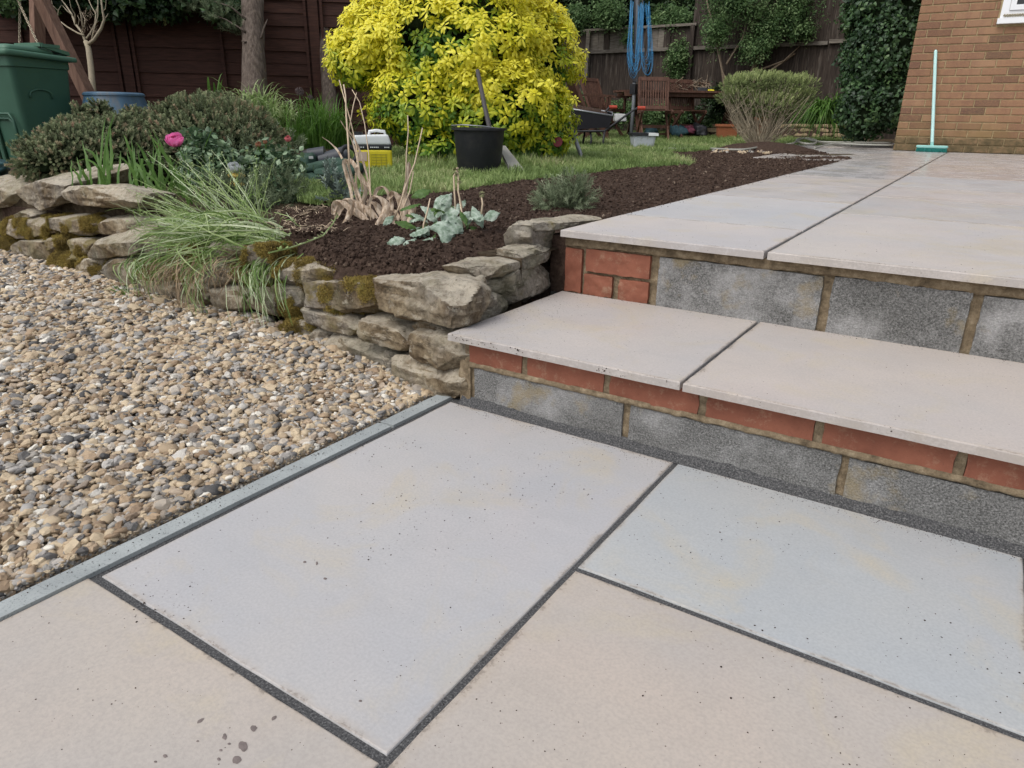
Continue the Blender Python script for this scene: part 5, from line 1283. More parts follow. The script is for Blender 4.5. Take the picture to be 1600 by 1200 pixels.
# ------------------------------------------------------------------ dried clump
dc=thing('dried_plant','clump of dried pinkish tan folded leaves in the soil','dried plant',pG(590,355))
DD=(dc.location-CAM).dot(AF)
def rib(name,pl,wds,m,parent,D,dz=0,side=None,fold=.2,wob=0):
    P_=[Vector((x,y,0)) for x,y in pl]; n=14; out=[]
    for i in range(n+1):   # catmull-rom
        t=i/n*(len(P_)-1); k=min(int(t),len(P_)-2); f_=t-k
        g=lambda j:P_[max(0,min(len(P_)-1,j))]
        q=.5*((2*g(k))+(g(k+1)-g(k-1))*f_+(2*g(k-1)-5*g(k)+4*g(k+1)-g(k+2))*f_*f_+(3*g(k)-g(k-1)-3*g(k+1)+g(k+2))*f_**3)
        out.append(pD(q.x,q.y,D+dz*math.sin(i/n*math.pi)+wob*math.sin(i*.9)))
    wl=[]
    for i in range(n+1):
        t=i/n*(len(wds)-1); k=min(int(t),len(wds)-2); wl.append((wds[k]*(1-t+k)+wds[k+1]*(t-k)))
    b=MB(); sd0=Vector(side) if side else AR*.8+Vector((AF.x,AF.y,0))*.5
    C=7; up_=None
    for i,p in enumerate(out):
        d=(out[min(i+1,n)]-out[max(i-1,0)]).normalized(); sv=(sd0+AF*(.7*math.sin(i*.45+D*9))); sv=(sv-d*sv.dot(d)).normalized(); q=d.cross(sv)
        for j in range(C):
            u_=(j/(C-1)-.5)*2; b.v.append(tuple(p+sv*(u_*wl[i]/2*(1-.25*abs(u_)*fold*2))+q*(wl[i]*(.42*fold*2*(u_*u_-.4)+.05*math.sin(u_*11+i*.3)+.06*noise.noise(Vector((i*.35,u_*2,D*7)))))))
    b.f=[(i*C+j,i*C+j+1,(i+1)*C+j+1,(i+1)*C+j) for i in range(n) for j in range(C-1)]
    return b.build(name,m,parent,smooth=True)
px_=DD/F
DL=[([(590,362),(572,345),(552,328),(535,315),(522,318),(520,335)],[6,14,18,20,17,8],0),([(520,360),(535,350),(548,330),(552,318),(545,312)],[3,10,16,14,10],-.02),
 ([(585,360),(575,345),(562,332),(548,322)],[6,12,16,18],.02),([(600,352),(592,330),(585,318),(572,314)],[4,12,14,10],.04),
 ([(583,362),(592,345),(600,330),(603,318),(594,308),(580,308),(575,322)],[5,12,22,20,14,10,8],-.05),
 ([(602,345),(612,328),(609,305),(600,292),(588,296),(585,310)],[5,9,11,12,10,7],.06),
 ([(552,330),(548,300),(543,275),(538,255),(545,250),(556,262)],[6,9,11,13,14,10],.05),([(556,262),(566,280),(576,296),(578,304)],[10,13,9,3],.03),
 ([(560,330),(556,300),(548,270),(543,252)],[5,8,9,7],.08),([(567,325),(560,300),(553,285)],[3,5,6],.0),([(574,345),(566,320),(558,295),(556,270)],[4,6,6,4],.05),
 ([(612,352),(611,335),(606,322)],[4,7,4],.0),([(632,360),(630,335),(632,310),(636,285),(640,262),(636,255)],[14,16,15,13,15,8],.03),([(638,348),(640,330),(638,312),(632,305)],[10,12,8,4],.0),
 ([(598,350),(604,335),(615,330),(622,345)],[6,10,14,9],.05),([(628,365),(620,350),(613,335)],[6,12,8],.02),([(545,345),(556,352),(566,360)],[4,7,3],-.03),
 ([(580,305),(572,270),(563,238),(553,215),(540,200)],[3,5,7,7,3],.02),([(535,248),(525,232),(515,222),(503,214)],[5,5,4,1],.02),([(560,262),(555,235),(548,215),(532,188)],[4,5,4,2],.0)]
DL+=[([(600,360),(585,340),(566,322),(545,312),(530,322),(525,342)],[5,14,24,22,18,9],.05),([(575,362),(560,350),(548,345),(532,358)],[5,12,16,10],.0),([(606,358),(600,335),(590,320),(582,318)],[4,14,16,9],.07),
 ([(622,360),(630,335),(626,312),(614,300),(606,312)],[5,16,20,14,7],.06),([(588,360),(596,345),(608,342),(616,352)],[5,14,16,6],-.02),([(632,355),(645,335),(650,318)],[8,14,6],.05),([(568,350),(566,325),(572,300),(568,285)],[5,12,12,5],.08)]
for k,(pl,wd,dz) in enumerate(DL): rib('dried_leaf',pl,[x*px_*(.8 if k<20 else .95) for x in wd],M_dead,dc,DD+dz,.02,fold=.35)
for pl,wd in (([(546,258),(544,220),(541,180),(540,150),(537,132)],3.2),([(545,205),(552,165),(557,145)],1.8),([(579,355),(579,300),(576,240),(570,195),(562,160),(550,140)],2.0),([(566,300),(557,230),(548,190),(530,125)],2.2),([(614,345),(625,320),(634,290),(648,255),(658,210),(660,200)],2.8),([(634,285),(635,240),(638,205),(637,180)],2.2),([(620,352),(628,330),(640,300),(646,268)],3.0),([(616,300),(640,350),(640,352)],.1)):
    if wd<1: continue
    n=len(pl); b=MB(); b.tube([pD(x,y,DD+.03*i/n) for i,(x,y) in enumerate(pl)],[wd*px_*.5*(1-.45*i/n) for i in range(n)],6); b.build('dried_stalk',M_straw,dc,smooth=True)
# ------------------------------------------------------------------ woolly grey leaved plant
gl=thing('grey_leaved_plant','low plant with woolly grey green puckered leaves in the soil','plant',pG(690,375))
DG=(gl.location-CAM).dot(AF); pg=DG/F
LV=[((706,302),(690,318),30,20,.06,0),((690,330),(716,352),34,24,.0,0),((700,342),(700,372),32,22,-.06,0),((722,355),(686,352),40,24,-.05,0),((650,372),(640,392),26,20,-.05,0),((632,372),(610,376),20,16,-.04,0),((640,366),(660,358),24,16,-.02,0),((655,385),(652,398),20,22,-.08,0),((668,345),(640,330),22,12,.03,0),((680,335),(665,325),20,12,.04,0),((655,318),(640,322),26,14,.05,1),((672,296),(658,300),24,16,.08,1),((716,318),(708,330),20,14,.0,0),((726,312),(718,322),14,12,.03,0),((738,322),(748,340),26,14,.0,0),((730,340),(748,338),20,10,-.01,0),((745,345),(755,340),16,8,.0,0),((757,340),(772,335),20,14,.01,0),((670,352),(664,362),22,14,-.02,0),((650,355),(636,350),24,12,.0,1),((720,330),(730,348),18,9,-.02,1),((680,365),(676,382),20,9,-.05,1),((690,318),(706,340),30,16,.02,0),((705,355),(722,362),18,12,-.03,0),((660,375),(676,372),18,12,-.05,0),((735,330),(724,338),14,9,.01,0),((645,378),(628,390),20,15,-.06,0),((664,330),(678,340),18,12,.03,0),((640,345),(655,340),16,10,.02,0)]
rg_=random.Random(9)
for _ in range(34):
    x,y=rg_.gauss(690,32),rg_.gauss(348,22)
    if not(615<x<765 and 305<y<388): continue
    LV.append(((x,y),(x+rg_.uniform(-16,16),y+rg_.uniform(-12,12)),rg_.uniform(10,18),rg_.uniform(7,13),rg_.uniform(-.05,.06),rg_.random()<.2))
for k,(bs,tp_,L,W_,dz,grn) in enumerate(LV):
    if k<30: L*=1.12; W_*=1.08
    elif k%3==0: grn=1
    a0=pD(bs[0],bs[1],DG+dz); a1=pD(tp_[0],tp_[1],DG+dz-U(.0,.04)); d=(a1-a0); 
    L_=max(d.length,L*pg*1.25); d.normalize(); nrm=(-AF*U(.2,.9)+Vector((0,0,U(.3,1)))+AR*U(-.7,.7)).normalized()
    side=d.cross(nrm).normalized(); nn=9; b=MB(); rows=10
    for i in range(rows+1):
        t=i/rows; wv=W_*pg*1.0*math.sin(math.pi*min(1,(t*.92+.06)))**.65*(.55+.45*math.sin(math.pi*t)); 
        for j in range(nn):
            u_=(j/(nn-1)-.5)*2
            b.v.append(tuple(a0+d*(L_*t)+side*(u_*wv*.62)+nrm*(-.18*W_*pg*u_*u_-.35*L_*(t-.3)**2*.6+.0024*math.sin(t*30+abs(u_)*5)+.0022*noise.noise(Vector((t*6,u_*3,k))))))
    b.f=[(i*nn+j,i*nn+j+1,(i+1)*nn+j+1,(i+1)*nn+j) for i in range(rows) for j in range(nn-1)]
    b.build('leaf',M_greenleaf if grn else M_greyleaf,gl,smooth=True)
for pl in ([(712,330),(710,300),(709,275),(716,262)],[(722,325),(716,300),(716,275),(714,262)],[(752,335),(754,318),(752,305)],[(700,350),(694,362),(690,380)],[(660,372),(662,350),(668,330),(672,310)],[(726,355),(722,335),(718,310)],[(668,385),(690,382),(702,388)]):
    b=MB(); b.tube([pD(x,y,DG) for x,y in pl],[.0032,.0028,.0025,.002][:len(pl)],6); b.build('flower_stem',M_straw,gl,smooth=True)
for px,py,r_ in((712,268,.013),(753,303,.010),(717,282,.010)):
    c_=pD(px,py,DG); b=MB()
    for k in range(40):
        d=Vector((U(-1,1),U(-1,1),U(-1,1))).normalized(); b.leaf(c_+d*r_*.3,d,r_*.9,r_*.5)
    b.build('seed_head',simple('dull_green_bud',(.20,.20,.10),.8) if 'dull_green_bud' not in bpy.data.materials else bpy.data.materials['dull_green_bud'],gl)
# straw scraps on the bare patch
b=MB()
for k in range(260):
    p=pG(U(430,540),U(322,362),.004); d=Vector((U(-1,1),U(-1,1),U(-.1,.2))).normalized()*U(.01,.05); b.ribbon([p,p+d*.5+Vector((0,0,U(0,.008))),p+d],[.002,.0025,.001],(0,0,1) if k%2 else (1,0,0))
o=b.build('straw_litter',M_straw,kind='stuff'); o['label']='scraps of dry straw on the bare patch behind the draping plant'
lb=MB()
P=[pG(U(440,535),U(326,362),.003) for _ in range(500)]
scatter('litter_clods',P,[(U(0,6),U(0,6),U(0,6)) for _ in P],[U(.002,.008) for _ in P],[U(.5,1) for _ in P],CRU)['label']='pale clods on the bare patch behind the draping plant'
# stone chips on top of the wall
P=[]+[pG(U(1110,1210),U(236,241),.01) for _ in range(60)]
scatter('stone_chips',P,[(U(0,6),U(0,6),U(0,6)) for _ in P],[U(.003,.006) if i<0 else U(.015,.03) for i,_ in enumerate(P)],[U(0,.8) for _ in P],PEB)['label']='small stone chips and pebbles lying at the bed edges'
def smooth_(pts,k=4):
    out=[]
    for i in range(len(pts)-1):
        g=lambda j:pts[max(0,min(len(pts)-1,j))]
        for s_ in range(k):
            f_=s_/k; out.append(.5*((2*g(i))+(g(i+1)-g(i-1))*f_+(2*g(i-1)-5*g(i)+4*g(i+1)-g(i+2))*f_*f_+(3*g(i)-g(i-1)-3*g(i+1)+g(i+2))*f_**3))
    return out+[pts[-1]]

# ================================================================== YELLOW BUSH
yb=thing('yellow_bush','big round golden yellow leaved bush in the lawn','bush',pG(725,250))
yblobs=[B(715,72,5.75,.80,.75,.62),B(607,65,5.65,.38,.45,.32),B(570,92,5.6,.30,.32,.22),B(825,85,5.85,.42,.45,.45),B(705,8,5.9,.56,.6,.30),B(815,50,5.9,.30,.3,.26),B(760,160,5.7,.60,.55,.42),B(660,165,5.6,.42,.4,.32),B(830,180,5.8,.34,.4,.30),B(690,225,5.6,.24,.3,.18),B(855,215,5.75,.17,.2,.16),B(800,215,5.8,.3,.3,.2)]
core('shade_core',yblobs,.62,yb)
BP=blobpts(yblobs,7400,.15,random,G(3.7)+.02)
BP+=blobpts(yblobs[:9],900,.0,random,G(3.7)+.25)
vis=[]; rest=[]
for p,nr,dp_ in BP:
    q=p-CAM; dd=q.dot(AF); f_=-(nr.dot(q.normalized()))
    px=800+F*q.dot(AR)/dd; py=600-F*q.dot(AU)/dd
    (vis if f_>.35 and dp_<.09 and -10<py<275 else rest).append((p,nr,dp_,dd,f_))
random.shuffle(vis); vis.sort(key=lambda t:t[3]+t[2]*8-t[4]*.3)
top300=vis[:300]; rest+=vis[300:]
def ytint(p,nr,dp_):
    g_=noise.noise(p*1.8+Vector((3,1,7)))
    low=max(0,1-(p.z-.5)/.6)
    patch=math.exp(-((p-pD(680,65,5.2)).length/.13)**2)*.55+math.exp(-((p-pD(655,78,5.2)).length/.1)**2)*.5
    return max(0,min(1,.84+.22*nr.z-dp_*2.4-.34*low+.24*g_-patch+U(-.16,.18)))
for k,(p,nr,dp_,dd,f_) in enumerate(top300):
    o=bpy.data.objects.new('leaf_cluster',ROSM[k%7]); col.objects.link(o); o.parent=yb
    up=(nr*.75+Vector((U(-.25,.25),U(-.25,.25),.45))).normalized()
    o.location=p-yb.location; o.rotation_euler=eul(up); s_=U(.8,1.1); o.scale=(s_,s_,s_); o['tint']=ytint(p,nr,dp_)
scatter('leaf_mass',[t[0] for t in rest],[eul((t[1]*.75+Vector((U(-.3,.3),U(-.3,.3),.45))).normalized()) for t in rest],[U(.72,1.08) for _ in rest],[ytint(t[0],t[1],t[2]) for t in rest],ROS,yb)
b=MB()
for k in range(9):
    a0=yb.location+Vector((U(-.1,.1),U(-.1,.1),-.02)); a1=pD(U(600,850),U(60,180),5.8); b.tube([a0,a0.lerp(a1,.4)+Vector((0,0,.1)),a1],[.03,.02,.01],7)
b.build('stems',M_bark,yb,smooth=True)

# ================================================================== THINGS ON THE LAWN
# black tub with fork shaft
tb=pG(747,272); tubz=tb.z
D=(tb-CAM).dot(AF); rt_=43*D/F
t=thing('black_tub','scuffed black plastic builders tub in front of the yellow bush','tub',(tb.x,tb.y,tubz))
tc=tb+Vector((AF.x,AF.y,0)).normalized()*rt_*.8
hh=.285
b=MB(); b.lathe((tc.x,tc.y,tubz),[(0,.004),(rt_*.76,.0),(rt_*.79,.01),(rt_*.93,hh*.93),(rt_*.935,hh*.95),(rt_*1.02,hh*.95),(rt_*1.02,hh),(rt_*.97,hh),(rt_*.93,hh*.97),(rt_*.76,.02),(0,.02)],48); b.build('body',M_black,t,auto=R(30))
b=MB(); b.tube([tc+Vector((-rt_,0,hh-.005)),tc+Vector((-rt_*.7,-rt_*.75,hh+.012)),tc+Vector((0,-rt_*1.02,hh+.018)),tc+Vector((rt_*.7,-rt_*.75,hh+.012)),tc+Vector((rt_,0,hh-.005))],.004,6); b.build('handle',M_steel,t,smooth=True)
fk=thing('tool_shaft','dark shaft of a garden tool standing in the black tub','garden tool',(tc.x,tc.y,tubz))
b=MB(); b.tube([pD(768,240,D+.1),pD(765,200,D+.1),pD(757,165,D+.12),pD(746,110,D+.2)],[.017,.017,.016,.015],10); b.build('shaft',simple('dark_shaft',(.06,.055,.055),.6),fk,smooth=True)
# grey leaning board
oc_=thing('grey_board','flat pale grey stone offcut lying tilted behind the black tub','paving offcut',pG(800,268))
q=[pD(778,226,4.98),pD(790,228,5.0),pD(820,266,4.75),pD(800,270,4.7)]; nn=(q[1]-q[0]).cross(q[3]-q[0]).normalized()*.022
b=MB(); b.add(q+[p+nn for p in q],[(0,1,2,3),(7,6,5,4),(0,4,5,1),(1,5,6,2),(2,6,7,3),(3,7,4,0)]); b.build('board',M_conc,oc_)
# jerrycan
jg=pG(585,266); DJ=(jg-CAM).dot(AF); s_=DJ/F
jc=thing('jerrycan','white and yellow plastic liquid container on the grass','container',(jg.x,jg.y,jg.z),math.atan2(AR.y,AR.x)+.25)
W_=58*s_; 
lump_mesh(box8(-W_/2,W_/2,0,.15,0,.135),(14,8,8),.12,.0004,5,1,0).build('yellow_label_body',M_yel,jc,world=False,smooth=True)
lump_mesh(box8(-W_/2+.001,W_/2-.001,.001,.149,.130,.168),(14,3,8),.06,.0002,5,1,0).build('dark_band',M_black,jc,world=False,smooth=True)
lump_mesh([(-W_/2,0,.225),(W_/2-.02,0,.232),(W_/2,0,.165),(-W_/2,0,.165),(-W_/2,.15,.225),(W_/2-.02,.15,.232),(W_/2,.15,.165),(-W_/2,.15,.165)],(14,8,8),.18,.0004,5,2,0).build('white_top',M_white,jc,world=False,smooth=True)
b=MB(); b.tube([(-.02,.07,.222),(-.015,.07,.25),(.03,.07,.256),(.085,.07,.25),(.09,.07,.222)],.011,8); b.build('handle',M_white,jc,world=False,smooth=True)
b=MB(); b.tube([(-.09,.07,.222),(-.09,.07,.246)],.03,18); b.build('cap',M_black,jc,world=False,auto=R(40))
b=MB()
for x in (-.10,-.085,-.07,-.02,-.008,.004,.016,.028,.075,.088,.1): b.box((x,-.0015,.146),(x+.008,.001,.153))
b.build('small_print',M_white,jc,world=False)
b=MB(); 
for i in range(5): b.box((-.02+.006,-.0025,.03+i*.018),(.09,.001,.032+i*.018))
for i in range(4): b.box((-.02+i*.034,-.0025,.028),(-.0185+i*.034,.001,.108))
b.build('label_lines',simple('label_ink',(.3,.27,.05),.6),jc,world=False)
b=MB(); b.box((-.125,-.003,.06),(-.045,.001,.12)); b.build('label_patch',simple('label_pale',(.55,.42,.33),.6),jc,world=False)
# green fabric bags and black tool
gbg=thing('green_garden_bag','flattened dark green fabric garden bag on the grass','bag',pG(500,295))
for q4,dz in (([(452,268),(530,252),(545,268),(455,282)],0),([(445,277),(505,282),(512,294),(452,292)],-.08),([(485,270),(558,262),(556,282),(490,284)],-.03),([(425,262),(478,246),(485,268),(440,280)],.06)):
    D_=4.0+dz; f_=[pD(x,y-6,D_) for x,y in q4]; lump_mesh(f_+[p+Vector((AF.x,AF.y,0))*.3+Vector((0,0,.0)) for p in f_],(14,6,8),.4,.012,10,dz,1).build('fabric_fold',M_bag,gbg,smooth=True)
bl=thing('garden_blower','black and grey power blower with round nozzle lying on the green bag','garden power tool',pG(510,285))
def bt_(pl,rd,m,nm,D_=4.25,n=16): 
    b=MB(); b.tube([pD(x,y,D_) for x,y in pl],[r_*D_/F for r_ in rd],n); b.build(nm,m,bl,auto=R(45))
bt_([(462,246),(482,240),(505,238)],[5,7,8],M_black,'tube')
bt_([(482,243),(508,240)],[10,11],M_grey,'tube')
bt_([(500,252),(530,246),(545,240)],[11,14,13],M_grey,'motor_body')
bt_([(505,262),(530,264),(555,262)],[7,9,8],M_black,'battery')
bt_([(460,243),(486,262)],[3,4],M_black,'strap')
b=MB(); c_=pD(545,241,4.15); ax=(-AF*.9+AR*.5).normalized(); 
rg=[]; u=ax.cross(Vector((0,0,1))).normalized(); v_=ax.cross(u)
b.tube([c_+u*math.cos(a_)*.045+v_*math.sin(a_)*.045 for a_ in [i*math.pi/12 for i in range(25)]],.013,8); b.build('nozzle_ring',M_black,bl,smooth=True)
bt_([(547,262),(566,258),(568,276),(560,280)],[4,4,4,4],M_black,'handle',4.2,8)
for x,y in((486,246),(522,250),(508,262),(537,262)):
    b=MB(); p=pD(x,y,4.1); b.bar(p-AR*.012,p+AR*.012,.012,.014); b.build('buckle',simple('pale_metal',(.45,.46,.45),.4) if 'pale_metal' not in bpy.data.materials else bpy.data.materials['pale_metal'],bl)
# stepping stones
for (px,py,rx,lab) in ((935,240,.24,'pale flat stepping stone in the lawn below the wheelbarrow'),(925,258,.16,'smaller grey stepping stone sunk in the grass by the blue pole')):
    p=pG(px,py); b=lump_mesh(box8(p.x-rx,p.x+rx,p.y-rx*.9,p.y+rx*.9,p.z-.03,p.z+.020),(14,3,14),.6,.004,7,px,.5); o=b.build('stepping_stone',M_conc,smooth=True); tag(o,lab,'stepping stone',group='stepping stones in the lawn')
# blue swing pole passing behind the bush
bpz=thing('blue_frame_pole','slanting blue steel pole with grey foot beside the yellow bush','pole',pG(908,250))
DP=6.25
b=MB(); b.tube([pD(786,-20,6.9),pD(898,216,6.3)],.026,12); b.build('pole',M_bluepole,bpz,smooth=True)
b=MB(); b.tube([pD(898,216,6.3),pD(906,238,6.2),pD(911,254,6.15)],[.018,.018,.016],12); b.build('foot',M_steel,bpz,smooth=True)
rb=thing('red_toy','small round red disc half hidden at the right edge of the bush','toy',pD(868,225,5.7))
b=MB(); c_=pD(868,222,5.45); c_=pD(871,222,5.62); b.tube([c_-AF*.01,c_+AF*.03],[.04,.035],20); b.build('disc',simple('dull_red',(.16,.015,.02),.5),rb,auto=R(40))
# bits under the blue pole
# ------------------------------------------------------------------ garden chairs
def chair(label,loc,rz,sc_=1,arms=False,tilt=0,group='wooden garden chairs around the table'):
    t=thing('garden_chair',label,'garden chair',loc,rz,group)
    w_=.23
    k=lambda mb,nm,m=M_teak: mb.build(nm,m,t,world=False)
    lean=.16 if not arms else .24
    for s_ in(-1,1):
        b=MB(); b.bar((s_*w_,.23,.0),(s_*w_,-.20,.45),.025,.045); k(b,'leg')
        b=MB(); b.bar((s_*(w_-.03),-.24,0),(s_*(w_-.03),.17,.46),.025,.045); k(b,'leg')
        b=MB(); b.bar((s_*(w_-.005),.16,.40),(s_*(w_-.005),.17+lean,.93),.028,.05); k(b,'back_post')
        if arms:
            b=MB(); b.bar((s_*(w_+.02),-.24,.64),(s_*(w_+.02),.22,.66),.05,.022); k(b,'armrest'); b=MB(); b.bar((s_*(w_+.02),-.18,.42),(s_*(w_+.02),-.18,.63),.035,.035); k(b,'arm_post')
        b=MB(); b.bar((s_*(w_-.015),-.22,.43),(s_*(w_-.015),.2,.43),.022,.04); k(b,'seat_rail')
    for i in range(8):
        y=-.21+i*.052; b=MB(); b.box((-w_+.02,y,.445),(w_-.02,y+.038,.462)); k(b,'seat_slat')
    def bp_(t_): return .16+(.01+lean)*t_, .40+.53*t_
    for tt,h in((.97,.06),(.18,.05)):
        y,z=bp_(tt); b=MB(); b.bar((-w_,y,z),(w_,y,z),.024,h,up=(0,lean,.53)); k(b,'back_rail')
    y0,z0=bp_(.2); y1,z1=bp_(.93)
    for i in range(11):
        x=-w_+.035+i*(2*w_-.07)/10; b=MB(); b.bar((x,y0,z0),(x,y1,z1),.022,.012,up=(0,1,0)); k(b,'back_slat')
    b=MB(); b.bar((-w_,-.05,.22),(w_,-.05,.22),.022,.045); k(b,'stretcher')
    b=MB(); b.bar((-w_,.11,.11),(w_,.11,.11),.022,.03); k(b,'stretcher')
    t.scale=(sc_,sc_,sc_); return t
az=math.atan2(AR.y,AR.x)
def depth(p): return (p-CAM).dot(AF)
c1=pG(1020,221); c1p=c1; 
ch_scale=97*depth(c1)/F/.95/.97
print('chair scale',ch_scale, depth(c1))
chair('slatted garden chair with its back to the camera beside the clothes line post',c1+Vector((AF.x,AF.y,0)).normalized()*.02,az+math.pi+.0+math.pi,ch_scale*.95)
c2=pG(1078,219)
chair('darker slatted garden chair pushed against the table on the right',c2+Vector((AF.x,AF.y,0)).normalized()*.35,az+.35,ch_scale*.93)
def onG(x,y,D): p=pD(x,y,D); p.z=G(p.y); return p
c3=onG(925,213,depth(c1)+.3); chair('reddish armchair at the left end of the table, nearer of the two',c3+Vector((AF.x,AF.y,0)).normalized()*.0,az+math.pi*.5+.15,ch_scale*.98,True)
c4=onG(946,209,depth(c1)+.9); chair('reddish armchair at the left end of the table, farther and more upright',c4,az+math.pi*.5-.75,ch_scale*.95,True)
# table
tcn=pD(1068,143,depth(c1)+.75); tz=tcn.z
tbv=thing('garden_table','long brown wooden garden table with crossed legs','garden table',(tcn.x,tcn.y,G(tcn.y)),az)
hz_=tz-G(tcn.y)
for i in range(9):
    y=-.45+i*.10; L_=1.12-.10*abs(i-4)**1.5*.25
    b=MB(); b.box((-L_,y,hz_-.03),(L_,y+.09,hz_)); b.build('top_board',M_teak,tbv,world=False)
b=MB(); b.box((-1.0,-.40,hz_-.09),(1.0,-.37,hz_-.032)); b.box((-1.0,.37,hz_-.09),(1.0,.40,hz_-.032)); b.build('apron',M_teak,tbv,world=False)
for x in(-.75,.75):
    for s_ in(-1,1):
        b=MB(); b.bar((x+s_*.03,-.38*s_,0),(x+s_*.03,.36*s_,hz_-.05),.06,.04); b.build('leg',M_teak,tbv,world=False)
# things on table
tk=thing('twig_tray','slatted tray heaped with twigs and sticks on the table','tray',pD(1085,138,depth(tcn)-.1))
b=MB()
for i in range(60):
    x,y=U(1052,1108),U(127,139); p=pD(x,y,depth(tcn)-.1+U(-.15,.15)); d=Vector((U(-1,1),U(-1,1),U(-.3,.5))).normalized()*U(.04,.16); b.tube([p-d,p,p+d+Vector((0,0,.01))],[.006,.006,.003],4)
b.build('twigs',M_twig,tk,kind='stuff')
b=MB()
for x in range(1068,1108,5): p=pD(x,134,depth(tcn)); b.bar(p-Vector((0,0,.03)),p+Vector((0,0,.06)),.02,.01)
b.bar(pD(1066,129,depth(tcn)),pD(1108,130,depth(tcn)),.015,.02); b.build('tray_slats',M_teak,tk)
b=MB(); p=pD(1111,143,depth(tcn)-.35); lump_mesh([pD(1106,139,depth(tcn)-.3),pD(1116,140,depth(tcn)-.3),pD(1116,146,depth(tcn)-.3),pD(1106,146,depth(tcn)-.3)]+[pD(1106,139,depth(tcn)-.2),pD(1116,140,depth(tcn)-.2),pD(1116,146,depth(tcn)-.2),pD(1106,146,depth(tcn)-.2)],(4,3,3),.2,.001,5,0,0).build('sponge',M_yel,tag(thing('yellow_sponge','yellow sponge block at the right end of the table','sponge',p),None,None))
db=thing('dark_box','small dark box beside the yellow sponge on the table','box',pD(1098,141,depth(tcn)-.3))
lump_mesh([pD(1090,136,depth(tcn)-.3),pD(1105,137,depth(tcn)-.3),pD(1105,145,depth(tcn)-.3),pD(1090,144,depth(tcn)-.3)]+[pD(1090,136,depth(tcn)-.2),pD(1105,137,depth(tcn)-.2),pD(1105,145,depth(tcn)-.2),pD(1090,144,depth(tcn)-.2)],(5,4,3),.2,.002,9,0,.5).build('box_body',M_black,db)
# bags under the table
for (x0,x1,y0,y1,m,lab,cat) in ((1012,1028,199,212,M_bluebag,'blue green bag under the back of the slatted chair','bag'),(1052,1072,195,213,M_bluebag,'crumpled blue green sack under the right chair','bag'),(1070,1086,196,210,simple('maroon_fabric',(.12,.03,.05),.8),'dark maroon cloth in the heap under the right chair','cloth'),(1088,1106,194,212,M_black,'black rubbish sack behind the right chair legs','sack'),(962,978,177,190,simple('dull_white_plastic',(.42,.43,.42),.5),'white bucket behind the wheelbarrow handles','bucket')):
    D_=depth(c1)+.35; f_=[pD(x0,y0,D_),pD(x1,y0+1,D_),pD(x1+2,y1,D_),pD(x0-2,y1,D_)]
    t=thing('bag' if cat!='bucket' else 'white_bucket',lab,cat,pD((x0+x1)/2,y1,D_))
    lump_mesh(f_+[p+Vector((AF.x,AF.y,0))*.25 for p in f_],(9,7,6),.5 if cat!='bucket' else .2,.03 if cat!='bucket' else .002,5,x0,1 if cat!='bucket' else 0).build('body',m,t,smooth=True)
# speckled crate with dark lid
cg=pG(1006,233); DC=depth(cg); s_=DC/F
cr=thing('storage_tub','pale speckled tub with dark lid in front of the slatted chair','tub',(cg.x,cg.y,cg.z),az)
W_=36*s_; Hc=19*s_*1.05
lump_mesh([(-W_*.5,0,Hc),(W_*.5,0,Hc),(W_*.42,.02,0),(-W_*.40,.02,0),(-W_*.5,.3,Hc),(W_*.5,.3,Hc),(W_*.42,.28,0),(-W_*.4,.28,0)],(10,6,6),.08,.0005,5,1,0).build('body',M_crate,cr,world=False,smooth=True)
b=MB(); b.box((-W_*.55,-.015,Hc),(W_*.15,.31,Hc+.03)); b.build('lid',M_black,cr,world=False); b=MB(); b.box((W_*.15,-.02,Hc-.002),(W_*.58,.31,Hc+.028)); b.build('lid_flap',M_white,cr,world=False)
# rotary clothes line
D_=depth(c1)+.25
pb=pD(986,214,D_); rc=thing('rotary_clothes_line','folded rotary clothes line with bright blue cords on a grey post','clothes airer',(pb.x,pb.y,G(pb.y)))
b=MB(); b.tube([pb,pD(990,160,D_),pD(994,60,D_),pD(996,-40,D_)],.028,10); b.build('post',simple('grey_post',(.13,.14,.15),.5),rc,smooth=True)
b=MB(); c_=pD(990,139,D_-.02); b.bar(c_+Vector((0,0,-.07)),c_+Vector((0,0,.07)),.09,.09); b.build('bracket',M_black,rc)
for dx in(-6,-2,3,7):
    b=MB(); b.bar(pD(992+dx*.4,128,D_-.03),pD(995+dx*1.6,-30,D_-.05),.018,.018); b.build('arm',M_blackm,rc)
b=MB(); rng=random.Random(3)
for k in range(36):
    if k<23: w0=(rng.uniform(984,990),rng.uniform(-2,10)); w1=(rng.uniform(994,1004),rng.uniform(3,14)); xa=rng.uniform(979.5,989); xb=rng.uniform(993,1003); bot=rng.uniform(86,124)
    else: w0=(rng.uniform(1001,1007),rng.uniform(2,12)); w1=(rng.uniform(1008,1016),rng.uniform(2,10)); xa=rng.uniform(1001,1007); xb=rng.uniform(1011,1021); bot=rng.uniform(85,120)
    mid=(xa+xb)/2; cw=(xb-xa)*.13
    pts=[w0,((w0[0]+xa)/2,bot*.45),(xa,bot*.78),(xa+cw,bot*.94),(mid,bot),(xb-cw,bot*.94),(xb,bot*.75),((w1[0]+xb)/2,bot*.4),w1]
    dz=rng.uniform(-.15,.15)
    b.tube(smooth_([pD(x,y,D_-.08+dz) for x,y in pts],2),.0019,5,False)
b.build('cords',M_cord,rc,smooth=True)
